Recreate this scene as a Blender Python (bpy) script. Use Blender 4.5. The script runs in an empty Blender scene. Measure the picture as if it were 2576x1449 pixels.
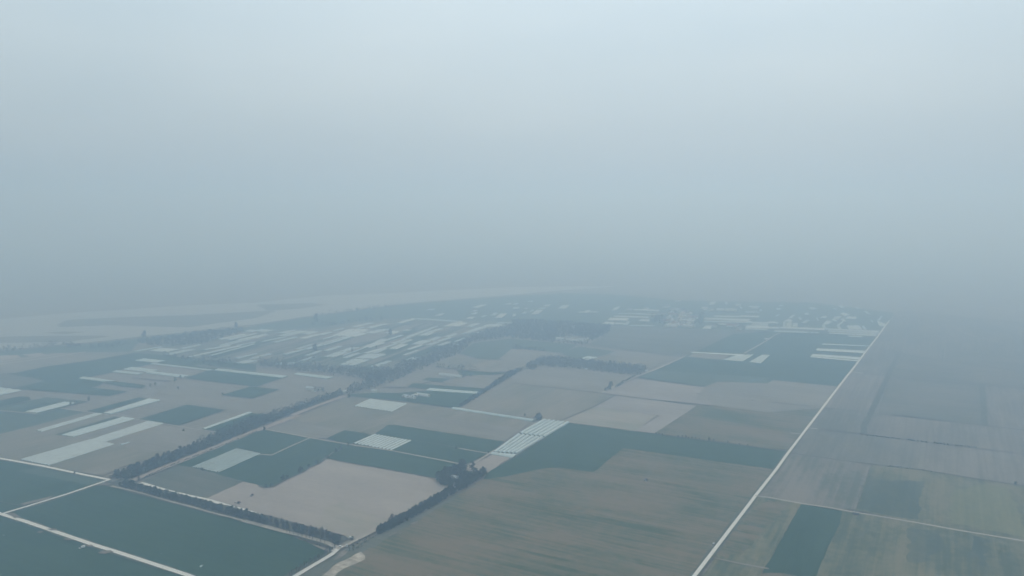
import bpy, bmesh, math, random
from mathutils import Vector, Matrix

random.seed(7)
SC = bpy.context.scene
COL = SC.collection
R = math.radians

# ------------------------------------------------------------------ camera
H = 300.0                      # drone height above the plain, metres
F = 1850.0                     # focal length in units of a 2576 px wide picture
PITCH = math.atan((724.5 - 530.0) / F)
cam_d = bpy.data.cameras.new('camera')
cam = bpy.data.objects.new('camera', cam_d)
COL.objects.link(cam)
cam.location = (0, 0, H)
cam.rotation_euler = (R(90) - PITCH, 0, 0)
cam_d.sensor_width = 36.0
cam_d.lens = 36.0 * F / 2576.0
cam_d.clip_start = 1.0
cam_d.clip_end = 40000.0
SC.camera = cam

# ------------------------------------------------------------------ sky, sun, exposure
SUN_EL, SUN_ROT = R(46), R(14)
world = bpy.data.worlds.new("World")
SC.world = world
world.use_nodes = True
nt = world.node_tree
nt.nodes.clear()
out = nt.nodes.new('ShaderNodeOutputWorld')
bg = nt.nodes.new('ShaderNodeBackground')
sky = nt.nodes.new('ShaderNodeTexSky')
sky.sky_type = 'NISHITA'
sky.sun_disc = False
sky.sun_elevation = SUN_EL
sky.sun_rotation = SUN_ROT
sky.air_density = 1.6
sky.dust_density = 3.0
sky.ozone_density = 2.0
veil = nt.nodes.new('ShaderNodeMix')        # thin high overcast veil over the clear-sky colour
veil.data_type = 'RGBA'
veil.inputs[0].default_value = 0.9
tc = nt.nodes.new('ShaderNodeTexCoord')
mp = nt.nodes.new('ShaderNodeMapping')
mp.inputs['Scale'].default_value = (1.0, 1.0, 3.5)
nz = nt.nodes.new('ShaderNodeTexNoise')
nz.inputs['Scale'].default_value = 1.7
nz.inputs['Detail'].default_value = 3.0
rmp = nt.nodes.new('ShaderNodeValToRGB')
rmp.color_ramp.elements[0].position = 0.25
rmp.color_ramp.elements[0].color = (5.6, 7.1, 8.1, 1)
rmp.color_ramp.elements[1].position = 0.75
rmp.color_ramp.elements[1].color = (7.2, 8.45, 9.1, 1)
nt.links.new(tc.outputs['Generated'], mp.inputs['Vector'])
nt.links.new(mp.outputs[0], nz.inputs['Vector'])
nt.links.new(nz.outputs['Fac'], rmp.inputs[0])
nt.links.new(sky.outputs[0], veil.inputs[6])
sep = nt.nodes.new('ShaderNodeSeparateXYZ')          # an overcast veil is dimmer low down than overhead
nt.links.new(tc.outputs['Generated'], sep.inputs[0])
low = nt.nodes.new('ShaderNodeMapRange')
low.inputs['From Min'].default_value = 0.0
low.inputs['From Max'].default_value = 0.27
low.inputs['To Min'].default_value = 0.62
low.inputs['To Max'].default_value = 1.0
nt.links.new(sep.outputs['Z'], low.inputs['Value'])
dim = nt.nodes.new('ShaderNodeVectorMath')
dim.operation = 'SCALE'
nt.links.new(rmp.outputs[0], dim.inputs[0])
nt.links.new(low.outputs[0], dim.inputs['Scale'])
nt.links.new(dim.outputs[0], veil.inputs[7])
nt.links.new(veil.outputs[2], bg.inputs['Color'])
bg.inputs['Strength'].default_value = 0.10
nt.links.new(bg.outputs[0], out.inputs['Surface'])

sun_d = bpy.data.lights.new('sun', 'SUN')
sun = bpy.data.objects.new('sun', sun_d)
COL.objects.link(sun)
sun_d.energy = 1.1
sun_d.angle = R(25)
sun_d.color = (1.0, 0.97, 0.93)
sd = Vector((math.sin(SUN_ROT) * math.cos(SUN_EL), math.cos(SUN_ROT) * math.cos(SUN_EL), math.sin(SUN_EL)))
sun.rotation_euler = sd.to_track_quat('Z', 'Y').to_euler()

SC.view_settings.view_transform = 'Standard'
SC.view_settings.look = 'None'
SC.view_settings.exposure = -0.08
SC.view_settings.gamma = 1.0
SC.view_settings.use_curve_mapping = False
SC.cycles.use_denoising = True
SC.cycles.denoising_input_passes = 'RGB_ALBEDO_NORMAL'
SC.cycles.denoising_prefilter = 'ACCURATE'
SC.cycles.volume_bounces = 2
SC.cycles.max_bounces = 6

HAZE_DENSITY = 0.00094
HAZE_COLOR = (0.50, 0.715, 1.0, 1)
HAZE_ABSORB = (0.68, 0.72, 1.0, 1)
HAZE_TOP = H + 130.0
HAZE_G = 0.66

# ------------------------------------------------------------------ surveying: where things lie on the plain
TILE = {'B0': (0, 1560), 'B1': (960, 1560), 'B2': (1920, 1560), 'B3': (2880, 1560),
        'U0': (0, 1000), 'U1': (960, 1000), 'U2': (1920, 1000), 'U3': (2880, 1000), 'N': None}


def spot(nx, ny, z=0.0):
    """ground point (metres) seen along the line of sight through (nx, ny) of the 3840 px survey frame"""
    u, v = nx * 2576.0 / 3840.0, ny * 2576.0 / 3840.0
    x, yd = (u - 1288.0) / F, (v - 724.5) / F
    c, s = math.cos(PITCH), math.sin(PITCH)
    dy, dz = c - yd * s, -s - yd * c
    t = (z - H) / dz
    return Vector((x * t, dy * t, z))


def P(tile, *pts):
    t = TILE[tile]
    if t is None:
        return [spot(x, y) for x, y in pts]
    return [spot(t[0] + x * 960.0 / 2318.0, t[1] + y * 600.0 / 1449.0) for x, y in pts]


def direction(a, b):
    d = (b - a)
    return math.atan2(d.y, d.x)


ROW_A = direction(*P('B1', (820, 1180), (1930, 560)))     # the long roads and hedges
ROW_B = direction(*P('B3', (0, 748), (2318, 1145)))       # the cross tracks

# ------------------------------------------------------------------ materials
def new_mat(name):
    m = bpy.data.materials.new(name)
    m.use_nodes = True
    m.node_tree.nodes.clear()
    return m, m.node_tree


def field_mat(name, c1, c2, angle=0.0, streak=0.6, blotch=0.5, rows=0.15, row_w=3.0, c3=None, rough=0.95, fine=0.25):
    m, t = new_mat(name)
    N, L = t.nodes.new, t.links.new
    o = N('ShaderNodeOutputMaterial')
    b = N('ShaderNodeBsdfPrincipled')
    b.inputs['Roughness'].default_value = rough
    b.inputs['Specular IOR Level'].default_value = 0.15
    g = N('ShaderNodeNewGeometry')
    rot = N('ShaderNodeMapping')
    rot.inputs['Rotation'].default_value = (0, 0, -angle)
    L(g.outputs['Position'], rot.inputs['Vector'])
    ms = N('ShaderNodeMapping')
    ms.inputs['Scale'].default_value = (0.007, 0.24, 1)
    L(rot.outputs[0], ms.inputs['Vector'])
    n1 = N('ShaderNodeTexNoise')
    n1.inputs['Scale'].default_value = 1.0
    n1.inputs['Detail'].default_value = 8.0
    n1.inputs['Roughness'].default_value = 0.62
    L(ms.outputs[0], n1.inputs['Vector'])
    mb = N('ShaderNodeMapping')
    mb.inputs['Scale'].default_value = (0.008, 0.020, 1)
    mb.inputs['Location'].default_value = (len(name) * 3.1, len(name) * 1.7, 0)
    L(rot.outputs[0], mb.inputs['Vector'])
    n2 = N('ShaderNodeTexNoise')
    n2.inputs['Scale'].default_value = 1.0
    n2.inputs['Detail'].default_value = 8.0
    n2.inputs['Roughness'].default_value = 0.62
    n2.inputs['Distortion'].default_value = 0.25
    L(mb.outputs[0], n2.inputs['Vector'])
    n3 = N('ShaderNodeTexNoise')
    n3.inputs['Scale'].default_value = 0.13
    n3.inputs['Detail'].default_value = 5.0
    L(rot.outputs[0], n3.inputs['Vector'])
    w = N('ShaderNodeTexWave')
    w.bands_direction = 'Y'
    w.inputs['Scale'].default_value = 0.314 / row_w
    w.inputs['Distortion'].default_value = 1.2
    w.inputs['Detail'].default_value = 2.0
    w.inputs['Detail Scale'].default_value = 0.02
    L(rot.outputs[0], w.inputs['Vector'])

    def lin(src, k, prev):
        s = N('ShaderNodeMath')
        s.operation = 'SUBTRACT'
        L(src, s.inputs[0])
        s.inputs[1].default_value = 0.5
        a = N('ShaderNodeMath')
        a.operation = 'MULTIPLY_ADD'
        L(s.outputs[0], a.inputs[0])
        a.inputs[1].default_value = k
        if prev is None:
            a.inputs[2].default_value = 0.5
        else:
            L(prev, a.inputs[2])
        return a.outputs[0]
    v = lin(n1.outputs['Fac'], streak * 2.2, None)
    v = lin(n2.outputs['Fac'], blotch * 2.6, v)
    v = lin(n3.outputs['Fac'], fine * 2.0, v)
    v = lin(w.outputs['Fac'], rows, v)
    cr = N('ShaderNodeValToRGB')
    cr.color_ramp.elements[0].position = 0.15
    cr.color_ramp.elements[0].color = (*c1, 1)
    cr.color_ramp.elements[1].position = 0.85
    cr.color_ramp.elements[1].color = (*c2, 1)
    if c3:
        e = cr.color_ramp.elements.new(0.5)
        e.color = (*c3, 1)
    L(v, cr.inputs[0])
    L(cr.outputs[0], b.inputs['Base Color'])
    bp = N('ShaderNodeBump')
    bp.inputs['Strength'].default_value = 0.25
    bp.inputs['Distance'].default_value = 0.4
    L(n3.outputs['Fac'], bp.inputs['Height'])
    L(bp.outputs[0], b.inputs['Normal'])
    L(b.outputs[0], o.inputs['Surface'])
    return m


def plain_mat(name, c, rough=0.7, var=0.15, scale=0.6, spec=0.3, metal=0.0, sub=None):
    m, t = new_mat(name)
    N, L = t.nodes.new, t.links.new
    o = N('ShaderNodeOutputMaterial')
    b = N('ShaderNodeBsdfPrincipled')
    b.inputs['Roughness'].default_value = rough
    b.inputs['Specular IOR Level'].default_value = spec
    b.inputs['Metallic'].default_value = metal
    g = N('ShaderNodeNewGeometry')
    n = N('ShaderNodeTexNoise')
    n.inputs['Scale'].default_value = scale
    n.inputs['Detail'].default_value = 4.0
    L(g.outputs['Position'], n.inputs['Vector'])
    cr = N('ShaderNodeValToRGB')
    cr.color_ramp.elements[0].position = 0.3
    cr.color_ramp.elements[1].position = 0.7
    cr.color_ramp.elements[0].color = (*[x * (1 - var) for x in c], 1)
    cr.color_ramp.elements[1].color = (*[min(x * (1 + var), 0.95) for x in c], 1)
    L(n.outputs['Fac'], cr.inputs[0])
    L(cr.outputs[0], b.inputs['Base Color'])
    L(b.outputs[0], o.inputs['Surface'])
    return m


def leaf_mat(name, c1, c2):
    m, t = new_mat(name)
    N, L = t.nodes.new, t.links.new
    o = N('ShaderNodeOutputMaterial')
    b = N('ShaderNodeBsdfPrincipled')
    b.inputs['Roughness'].default_value = 0.85
    b.inputs['Specular IOR Level'].default_value = 0.1
    g = N('ShaderNodeNewGeometry')
    oi = N('ShaderNodeObjectInfo')
    n = N('ShaderNodeTexNoise')
    n.inputs['Scale'].default_value = 0.35
    n.inputs['Detail'].default_value = 3.0
    L(g.outputs['Position'], n.inputs['Vector'])
    a = N('ShaderNodeMath')
    a.operation = 'MULTIPLY_ADD'
    L(oi.outputs['Random'], a.inputs[0])
    a.inputs[1].default_value = 0.35
    L(n.outputs['Fac'], a.inputs[2])
    cr = N('ShaderNodeValToRGB')
    cr.color_ramp.elements[0].position = 0.35
    cr.color_ramp.elements[1].position = 1.0
    cr.color_ramp.elements[0].color = (*c1, 1)
    cr.color_ramp.elements[1].color = (*c2, 1)
    L(a.outputs[0], cr.inputs[0])
    L(cr.outputs[0], b.inputs['Base Color'])
    L(b.outputs[0], o.inputs['Surface'])
    return m


M = {}
M['soil'] = field_mat('dry tan soil', (.190, .180, .152), (.278, .256, .222), ROW_B, .7, .6, .08, 4, fine=.35)
M['brown'] = field_mat('brown stubble with green sprouts', (.062, .092, .044), (.200, .155, .100), ROW_B, .9, .85, .08, 5, c3=(.138, .130, .076), fine=.4)
M['wheat'] = field_mat('dark green winter wheat', (.011, .052, .026), (.034, .084, .044), ROW_B, .6, .55, .12, 3)
M['wheat_a'] = field_mat('dark green wheat drilled lengthwise', (.010, .050, .027), (.032, .080, .045), ROW_A, .6, .55, .12, 3)
M['teal'] = field_mat('mid green crop', (.050, .095, .068), (.085, .125, .090), ROW_A, .5, .5, .15, 4)
M['pale'] = field_mat('pale fresh harrowed soil', (.315, .278, .255), (.42, .365, .325), ROW_B, .45, .5, .10, 4, fine=.35)
M['pale_grey'] = field_mat('pale greyish soil', (.27, .245, .23), (.37, .335, .315), ROW_B, .6, .7, .08, 4, fine=.3)
M['palegreen'] = field_mat('harrowed soil with sprouting green', (.27, .275, .225), (.38, .335, .29), ROW_B, .6, .9, .12, 4, c3=(.34, .305, .262))
M['olive'] = field_mat('olive grey stubble', (.165, .168, .122), (.275, .240, .190), ROW_A, .8, .8, .08, 5, c3=(.222, .204, .160))
M['greygreen'] = field_mat('thin grey green sward', (.085, .105, .078), (.165, .165, .135), ROW_B, .5, .7, .12, 5)
M['mauve'] = field_mat('ploughed greyish soil', (.118, .126, .102), (.212, .198, .170), ROW_A, .8, .7, .08, 7, fine=.4)
M['mauve_light'] = field_mat('paler ploughed soil', (.145, .142, .122), (.250, .226, .198), ROW_A, .9, .7, .08, 7, fine=.4)
M['mauve_b'] = field_mat('ploughed greyish soil crosswise', (.112, .126, .100), (.192, .180, .152), ROW_B, .8, .8, .08, 7, fine=.4)
M['furrow'] = field_mat('furrowed pinkish soil', (.110, .128, .098), (.242, .212, .180), ROW_A, .8, .9, .08, 8, c3=(.188, .174, .146), fine=.5)
M['weedy'] = field_mat('weedy olive fallow', (.072, .098, .056), (.205, .185, .112), ROW_A, .7, .95, .08, 8, c3=(.132, .140, .080), fine=.5)
M['yellow'] = field_mat('yellowish green fallow', (.120, .140, .070), (.210, .205, .105), ROW_A, .6, .6, .1, 8, fine=.45)
M['weeddark'] = field_mat('dense green weeds', (.058, .088, .062), (.115, .130, .085), ROW_A, .6, .8, .1, 8, fine=.45)
STRIP_DIR = direction(*P('U1', (600, 822), (730, 778)))
M['stripgreen'] = field_mat('green and tan strip crops', (.075, .115, .085), (.215, .205, .170), STRIP_DIR, 1.8, .5, .2, 12, c3=(.13, .15, .115))
M['sand'] = field_mat('pale heaped straw and sand', (.27, .235, .185), (.56, .50, .42), ROW_B, .9, .5, .0, 5, fine=.9)
M['bare'] = field_mat('bare trodden earth', (.155, .135, .110), (.29, .26, .22), ROW_B, .5, .8, .1, 3)
M['concrete'] = plain_mat('pale concrete road', (.74, .72, .69), .85, .05, .25)
M['straw'] = plain_mat('pale straw scrap', (.42, .40, .35), .9, .15, .5)
M['dirt'] = plain_mat('light dirt track', (.40, .36, .31), .95, .12, .2)
M['pink_dirt'] = plain_mat('pinkish dirt road', (.36, .30, .26), .95, .12, .2)
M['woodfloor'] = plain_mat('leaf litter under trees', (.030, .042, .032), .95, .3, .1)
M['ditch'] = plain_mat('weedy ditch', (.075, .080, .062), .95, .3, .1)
M['verge'] = plain_mat('weedy verge', (.085, .100, .075), .95, .3, .12)
M['film'] = plain_mat('white plastic film', (.50, .60, .63), .45, .07, .15, .35)
M['film_far'] = plain_mat('far film dimmed for haze', (.39, .475, .505), .5, .08, .08, .3)  # film colour dimmed for far strips: haze contrast put into the colour
M['film_dim'] = plain_mat('greyish plastic film', (.47, .54, .56), .45, .08, .1, .35)
M['film_end'] = plain_mat('dusty film end wall', (.38, .43, .44), .6, .1, .3)
M['leaf'] = leaf_mat('dark leafy crown', (.012, .030, .022), (.045, .066, .040))
M['leaf2'] = leaf_mat('mid green crown', (.020, .044, .028), (.062, .088, .050))
M['scrub'] = leaf_mat('lightened far wood leaves', (.045, .058, .045), (.080, .092, .068))  # leaf colour lightened for the far woods
M['twig'] = leaf_mat('bare grey twigs', (.040, .044, .044), (.080, .078, .070))
M['brush'] = leaf_mat('brown dry crown', (.085, .065, .055), (.150, .118, .100))
M['bark'] = plain_mat('bark', (.055, .048, .042), .95, .25, 1.0)
M['wall_white'] = plain_mat('whitewashed wall', (.62, .61, .58), .85, .08, .3)
M['wall_brick'] = plain_mat('brick wall', (.30, .23, .19), .9, .15, .6)
M['roof_grey'] = plain_mat('grey tile roof', (.20, .20, .20), .85, .2, .5)
M['roof_red'] = plain_mat('red tile roof', (.27, .15, .11), .85, .2, .5)
M['roof_white'] = plain_mat('pale metal roof', (.47, .51, .53), .5, .08, .3)
M['dark'] = plain_mat('dark opening', (.02, .022, .025), .5, .1, .5)
M['paint_white'] = plain_mat('white vehicle paint', (.78, .79, .79), .3, .03, .5, .5)
M['paint_silver'] = plain_mat('grey vehicle paint', (.30, .33, .36), .35, .05, .5, .5)
M['paint_red'] = plain_mat('faded red paint', (.22, .06, .04), .5, .1, .5, .4)
M['paint_green'] = plain_mat('dark green machine paint', (.03, .06, .04), .5, .1, .5, .4)
M['glass'] = plain_mat('vehicle glass', (.02, .025, .03), .08, .0, .5, .6)
M['tyre'] = plain_mat('tyre rubber', (.02, .02, .02), .9, .1, 1.0)
M['steel'] = plain_mat('dull steel', (.10, .10, .11), .5, .1, .5, .5)
# river
m, t = new_mat('silty river water')
o = t.nodes.new('ShaderNodeOutputMaterial')
b = t.nodes.new('ShaderNodeBsdfPrincipled')
b.inputs['Base Color'].default_value = (.27, .26, .24, 1)
b.inputs['Roughness'].default_value = 0.3
b.inputs['IOR'].default_value = 1.33
g = t.nodes.new('ShaderNodeNewGeometry')
n = t.nodes.new('ShaderNodeTexNoise')
n.inputs['Scale'].default_value = 0.08
n.inputs['Detail'].default_value = 4
t.links.new(g.outputs['Position'], n.inputs['Vector'])
bp = t.nodes.new('ShaderNodeBump')
bp.inputs['Strength'].default_value = 0.08
t.links.new(n.outputs['Fac'], bp.inputs['Height'])
t.links.new(bp.outputs[0], b.inputs['Normal'])
t.links.new(b.outputs[0], o.inputs['Surface'])
M['water'] = m

# ------------------------------------------------------------------ builders
ORDER = [0]
STEP = 0.006


def tag(o, label=None, cat=None, group=None, kind=None):
    if label: o['label'] = label
    if cat: o['category'] = cat
    if group: o['group'] = group
    if kind: o['kind'] = kind
    return o


def link(name, me, parent=None, mats=()):
    o = bpy.data.objects.new(name, me)
    COL.objects.link(o)
    if parent is not None:
        o.parent = parent
    for mm in mats:
        if mm.name not in [x.name for x in me.materials if x]:
            me.materials.append(mm)
    return o


def empty(name, loc, rz=0.0, scale=1.0):
    o = bpy.data.objects.new(name, None)
    COL.objects.link(o)
    o.location = loc
    o.rotation_euler = (0, 0, rz)
    o.scale = (scale,) * 3
    return o


def up():
    ORDER[0] += 1
    return 0.02 + ORDER[0] * STEP


def field(name, mat, *pts, label=None, rag=0.8):
    """one flat piece of land; its outline is a list of ground points"""
    z = up()
    bm = bmesh.new()
    vs = []
    n = len(pts)
    for i, p in enumerate(pts):
        q = pts[(i + 1) % n]
        vs.append(bm.verts.new((p.x, p.y, z)))
        d = (q - p).length
        if rag > 0 and d > 8:
            k = min(60, int(d / 6))
            nx, ny = -(q - p).y / d, (q - p).x / d
            for j in range(1, k):
                w = random.uniform(-rag, rag)
                e = p.lerp(q, j / k)
                vs.append(bm.verts.new((e.x + nx * w, e.y + ny * w, z)))
    f = bm.faces.new(vs)
    f.normal_update()
    if f.normal.z < 0:
        f.normal_flip()
    bmesh.ops.triangulate(bm, faces=bm.faces[:])
    me = bpy.data.meshes.new(name)
    bm.to_mesh(me)
    bm.free()
    o = link(name, me, None, [M[mat]])
    return tag(o, label, None, None, 'structure')


def strip(name, mat, pts, width, label=None, wob=0.0):
    """a road, track or ditch: a ribbon of constant width along ground points"""
    z = up()
    bm = bmesh.new()
    dense = []
    for a, b in zip(pts, pts[1:]):
        k = max(1, int((b - a).length / 12)) if wob else 1
        for j in range(k):
            dense.append(a.lerp(b, j / k))
    dense.append(pts[-1])
    prev = None
    for i, p in enumerate(dense):
        a = dense[max(0, i - 1)]
        b = dense[min(len(dense) - 1, i + 1)]
        d = (b - a)
        d.z = 0
        d.normalize()
        nx = Vector((-d.y, d.x, 0))
        w1 = width / 2 * (1 + random.uniform(-wob, wob))
        w2 = width / 2 * (1 + random.uniform(-wob, wob))
        l = bm.verts.new((p.x + nx.x * w1, p.y + nx.y * w1, z))
        r = bm.verts.new((p.x - nx.x * w2, p.y - nx.y * w2, z))
        if prev:
            bm.faces.new((prev[1], r, l, prev[0]))
        prev = (l, r)
    me = bpy.data.meshes.new(name)
    bm.to_mesh(me)
    bm.free()
    o = link(name, me, None, [M[mat]])
    return tag(o, label, None, None, 'structure')


def within(p, poly):
    c = False
    j = len(poly) - 1
    for i in range(len(poly)):
        a, b = poly[i], poly[j]
        if (a.y > p.y) != (b.y > p.y) and p.x < (b.x - a.x) * (p.y - a.y) / (b.y - a.y) + a.x:
            c = not c
        j = i
    return c


def box(bm, cx, cy, cz, sx, sy, sz, bev=0.0, taper=1.0, mi=0):
    vs = []
    for dz, k in ((-.5, 1.0), (.5, taper)):
        for dx, dy in ((-.5, -.5), (.5, -.5), (.5, .5), (-.5, .5)):
            vs.append(bm.verts.new((cx + dx * sx * k, cy + dy * sy * k, cz + dz * sz)))
    fs = [bm.faces.new([vs[i] for i in q]) for q in ((3, 2, 1, 0), (4, 5, 6, 7), (0, 1, 5, 4), (1, 2, 6, 5), (2, 3, 7, 6), (3, 0, 4, 7))]
    for f in fs:
        f.material_index = mi
    return vs


def cyl(bm, a, b, r, n=8, r2=None):
    a, b = Vector(a), Vector(b)
    r2 = r if r2 is None else r2
    d = (b - a).normalized()
    u = d.orthogonal().normalized()
    v = d.cross(u)
    A, B = [], []
    for i in range(n):
        t = 2 * math.pi * i / n
        e = u * math.cos(t) + v * math.sin(t)
        A.append(bm.verts.new(a + e * r))
        B.append(bm.verts.new(b + e * r2))
    for i in range(n):
        j = (i + 1) % n
        bm.faces.new((A[i], A[j], B[j], B[i]))
    bm.faces.new(A[::-1])
    bm.faces.new(B)


def mesh_of(name, bm, mats):
    me = bpy.data.meshes.new(name)
    bm.normal_update()
    bm.to_mesh(me)
    bm.free()
    for x in mats:
        me.materials.append(x)
    return me


def part(name, bm, mats, parent):
    return link(name, mesh_of(name, bm, mats), parent)

# ------------------------------------------------------------------ the plain and its fields
bm = bmesh.new()
S = 9000
vs = [bm.verts.new(p) for p in ((-S, -2000, 0), (S, -2000, 0), (S, S, 0), (-S, S, 0))]
bm.faces.new(vs)
tag(link('ground', mesh_of('ground', bm, [M['soil']])), 'flat tan farmland reaching into the haze', None, None, 'structure')

fd = field
RIVER_TOP = P('U0', (-600, 520), (0, 475), (600, 420), (1200, 385), (1600, 355), (2318, 325)) + P('U1', (600, 262), (1100, 245), (2000, 200), (2318, 185)) + P('U2', (400, 178), (950, 178))
BANK = P('U0', (-600, 845), (0, 770), (100, 752), (300, 735), (500, 712), (800, 690), (1300, 632), (1600, 605), (2000, 555)) + P('U1', (0, 525), (550, 440), (900, 397), (1400, 330), (1900, 290)) + P('U2', (0, 258), (400, 222), (950, 181))
fd('river', 'water', *(RIVER_TOP + BANK[::-1]), label='pale silty river crossing the plain')
for q in (P('U0', (520, 522), (620, 480), (1200, 455), (1750, 438), (2318, 405), (2500, 400), (2318, 465), (1700, 550), (1300, 540), (1000, 530), (540, 548)),
          P('U0', (-300, 655), (150, 630), (900, 625), (1000, 632), (600, 682), (0, 690), (-300, 700)),
          P('U0', (380, 600), (560, 588), (780, 590), (600, 610)),
          P('U1', (0, 345), (500, 330), (640, 345), (400, 380), (100, 400))):
    fd('sandbar', 'mauve_b', *q, label='low sandbar in the silty river', rag=2)
# far fields beyond the strips
fd('farmland', 'teal', *(P('U1', (0, 532), (550, 446), (1400, 336), (2318, 268)) + P('U2', (0, 266), (500, 240), (900, 250), (1500, 305), (2318, 320)) + P('U3', (400, 325), (1150, 420), (980, 645), (450, 605), (0, 600)) + P('U2', (2318, 590), (900, 540), (200, 490)) + P('U1', (2318, 530), (1900, 490), (1200, 470), (500, 560), (0, 575))), label='distant green fields by the village')
fd('farmland', 'teal', *(P('U0', (0, 775), (500, 720), (800, 698), (1300, 642), (2000, 566), (2318, 540), (2318, 580), (1850, 610), (1250, 690), (1180, 770), (500, 780), (0, 850))), label='green strip along the river dike')
fd('paddy', 'pale', *P('U0', (0, 805), (160, 800), (190, 825), (0, 850)), label='pale paddy near the river')
fd('paddy', 'pale', *P('U0', (200, 797), (370, 780), (420, 800), (300, 818)), label='pale paddy beside the dike')
strip('track', 'dirt', P('U0', (-100, 900), (0, 882), (400, 830), (780, 770)), 7, 'pale track near the river')
strip('track', 'dirt', P('U0', (-100, 880), (0, 862), (300, 822), (600, 783)), 5, 'second pale track near the river')
strip('dike', 'ditch', BANK, 9, 'dark river dike')

fd('strip_field', 'stripgreen', *(P('U0', (1180, 775), (1300, 735), (2000, 640), (2318, 600)) + P('U1', (0, 572), (500, 557), (1200, 470), (1900, 487), (2318, 500), (2250, 540), (1950, 630), (1850, 690), (1550, 780), (1540, 830), (1290, 880), (1240, 950), (1000, 960), (0, 890)) + P('U0', (2318, 880), (1700, 830), (1400, 810))), label='patchwork of narrow strip fields')
ZONE = P('U0', (1300, 765), (2000, 660), (2318, 610)) + P('U1', (500, 565), (1200, 480), (1900, 495), (2200, 520), (1930, 625), (1840, 680), (1540, 770), (1500, 820), (1270, 870), (1000, 940), (200, 890)) + P('U0', (2318, 870), (1700, 815))
sd = Vector((math.cos(STRIP_DIR), math.sin(STRIP_DIR), 0))
sn = Vector((-sd.y, sd.x, 0))
rs = random.Random(11)
zc = sum(ZONE, Vector()) / len(ZONE)
made = 0
for _ in range(4000):
    if made >= 150:
        break
    c = zc + sd * rs.uniform(-900, 900) + sn * rs.uniform(-700, 700)
    hl, hw = rs.uniform(50, 150), rs.uniform(4, 11)
    q = [c - sd * hl - sn * hw, c + sd * hl - sn * hw, c + sd * hl + sn * hw, c - sd * hl + sn * hw]
    if all(within(p, ZONE) for p in q):
        made += 1
        fd('crop_strip', rs.choice(('teal', 'wheat', 'olive', 'soil', 'soil', 'greygreen', 'wheat_a')), *q, label='narrow crop strip among the film strips')
fd('crop_field', 'wheat', *(P('U0', (-100, 985), (150, 965), (400, 910), (850, 850), (1200, 785), (1500, 805), (1700, 830), (2318, 890), (2318, 965), (1980, 930), (1930, 940), (1370, 885), (1300, 900), (1200, 920), (1120, 935), (1020, 960), (720, 1020), (940, 1050), (900, 1080), (830, 1100), (1160, 1135), (990, 1175), (200, 1115), (-100, 1080))), label='large dark wheat field near the river')
fd('crop_field', 'greygreen', *P('U0', (-100, 985), (60, 975), (300, 1012), (400, 1040), (130, 1105), (-100, 1085)), label='lighter sward beside the dark wheat', rag=1.5)
fd('crop_field', 'greygreen', *P('U0', (1740, 895), (1800, 890), (2318, 945), (2318, 955), (1850, 915)), label='tan strip between plastic rows')
fd('crop_field', 'wheat', *(P('U0', (1675, 1015), (1860, 950), (1960, 948), (2318, 985)) + P('U1', (235, 1013), (10, 1088)) + P('U0', (2270, 1085))), label='dark field below the plastic row')
fd('crop_field', 'wheat', *(P('U0', (2010, 1165), (2270, 1090)) + P('U1', (0, 1095), (212, 1115), (-10, 1190)) + P('U0', (2290, 1197))), label='small dark field in the tan land')
fd('crop_field', 'wheat', *P('U0', (930, 1057), (1100, 1048), (1315, 1076), (1318, 1088), (1285, 1106), (1100, 1090)), label='dark strip of young trees', rag=1)
strip('ditch', 'ditch', P('U0', (1200, 1010), (1400, 1030), (1550, 1042)), 5, 'dark ditch between tan fields')
fd('crop_field', 'wheat_a', *P('U0', (-100, 1240), (170, 1180), (270, 1185), (282, 1210), (0, 1275), (-100, 1290)), label='dark plot at the edge', rag=1.5)
fd('crop_field', 'teal', *P('U0', (-100, 1300), (0, 1280), (420, 1187), (800, 1225), (700, 1245), (330, 1342), (0, 1312)), label='mid green plot around the plastic strip')
fd('crop_field', 'wheat_a', *P('U0', (110, 1312), (400, 1240), (560, 1228), (220, 1320)), label='dark sliver beside the plastic strip')
fd('crop_field', 'olive', *(P('U0', (-100, 1340), (330, 1345), (560, 1290), (780, 1320), (930, 1345), (1225, 1390)) + P('B0', (1480, 80), (1760, 125), (2050, 165), (1600, 330), (1100, 470), (930, 550), (400, 455), (0, 385), (-200, 350), (-200, 60))), label='olive grey land left of the trees')
fd('crop_field', 'teal', *P('U0', (-100, 1345), (0, 1318), (330, 1347), (550, 1292), (770, 1322), (300, 1449), (0, 1520), (-100, 1545)), label='mid green plot left of the long tunnel')
fd('crop_field', 'wheat_a', *P('U0', (780, 1315), (1250, 1190), (1345, 1203), (960, 1305), (930, 1335)), label='dark plot above the striped tunnels')
fd('crop_field', 'wheat_a', *P('U0', (1250, 1388), (1690, 1255), (2035, 1303), (1620, 1443)), label='dark green rhombus field')
fd('crop_field', 'wheat_a', *P('B0', (490, 177), (1045, 10), (1110, 17), (550, 184)), label='dark sliver above the plastic bed')
fd('crop_field', 'soil', *P('B0', (700, 215), (1230, 35), (1340, 55), (815, 225)), label='tan sliver between plastic beds')
fd('crop_field', 'soil', *P('B0', (1050, 262), (1480, 80), (2045, 166), (1600, 335), (1300, 330)), label='tan upper part of the olive field', rag=4)
fd('crop_field', 'wheat_a', *(P('B0', (1850, 130), (2282, -22)) + P('U1', (0, 1337), (165, 1350)) + P('B0', (2318, 30), (2045, 166))), label='dark plot beside the diagonal trees')
fd('crop_field', 'wheat', *P('B0', (-200, 360), (0, 398), (990, 592), (900, 628), (20, 898), (-200, 960)), label='green field between the two concrete roads')
fd('crop_field', 'teal', *P('B0', (150, 505), (420, 470), (960, 590), (830, 640)), label='paler corner of the green field')
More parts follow.
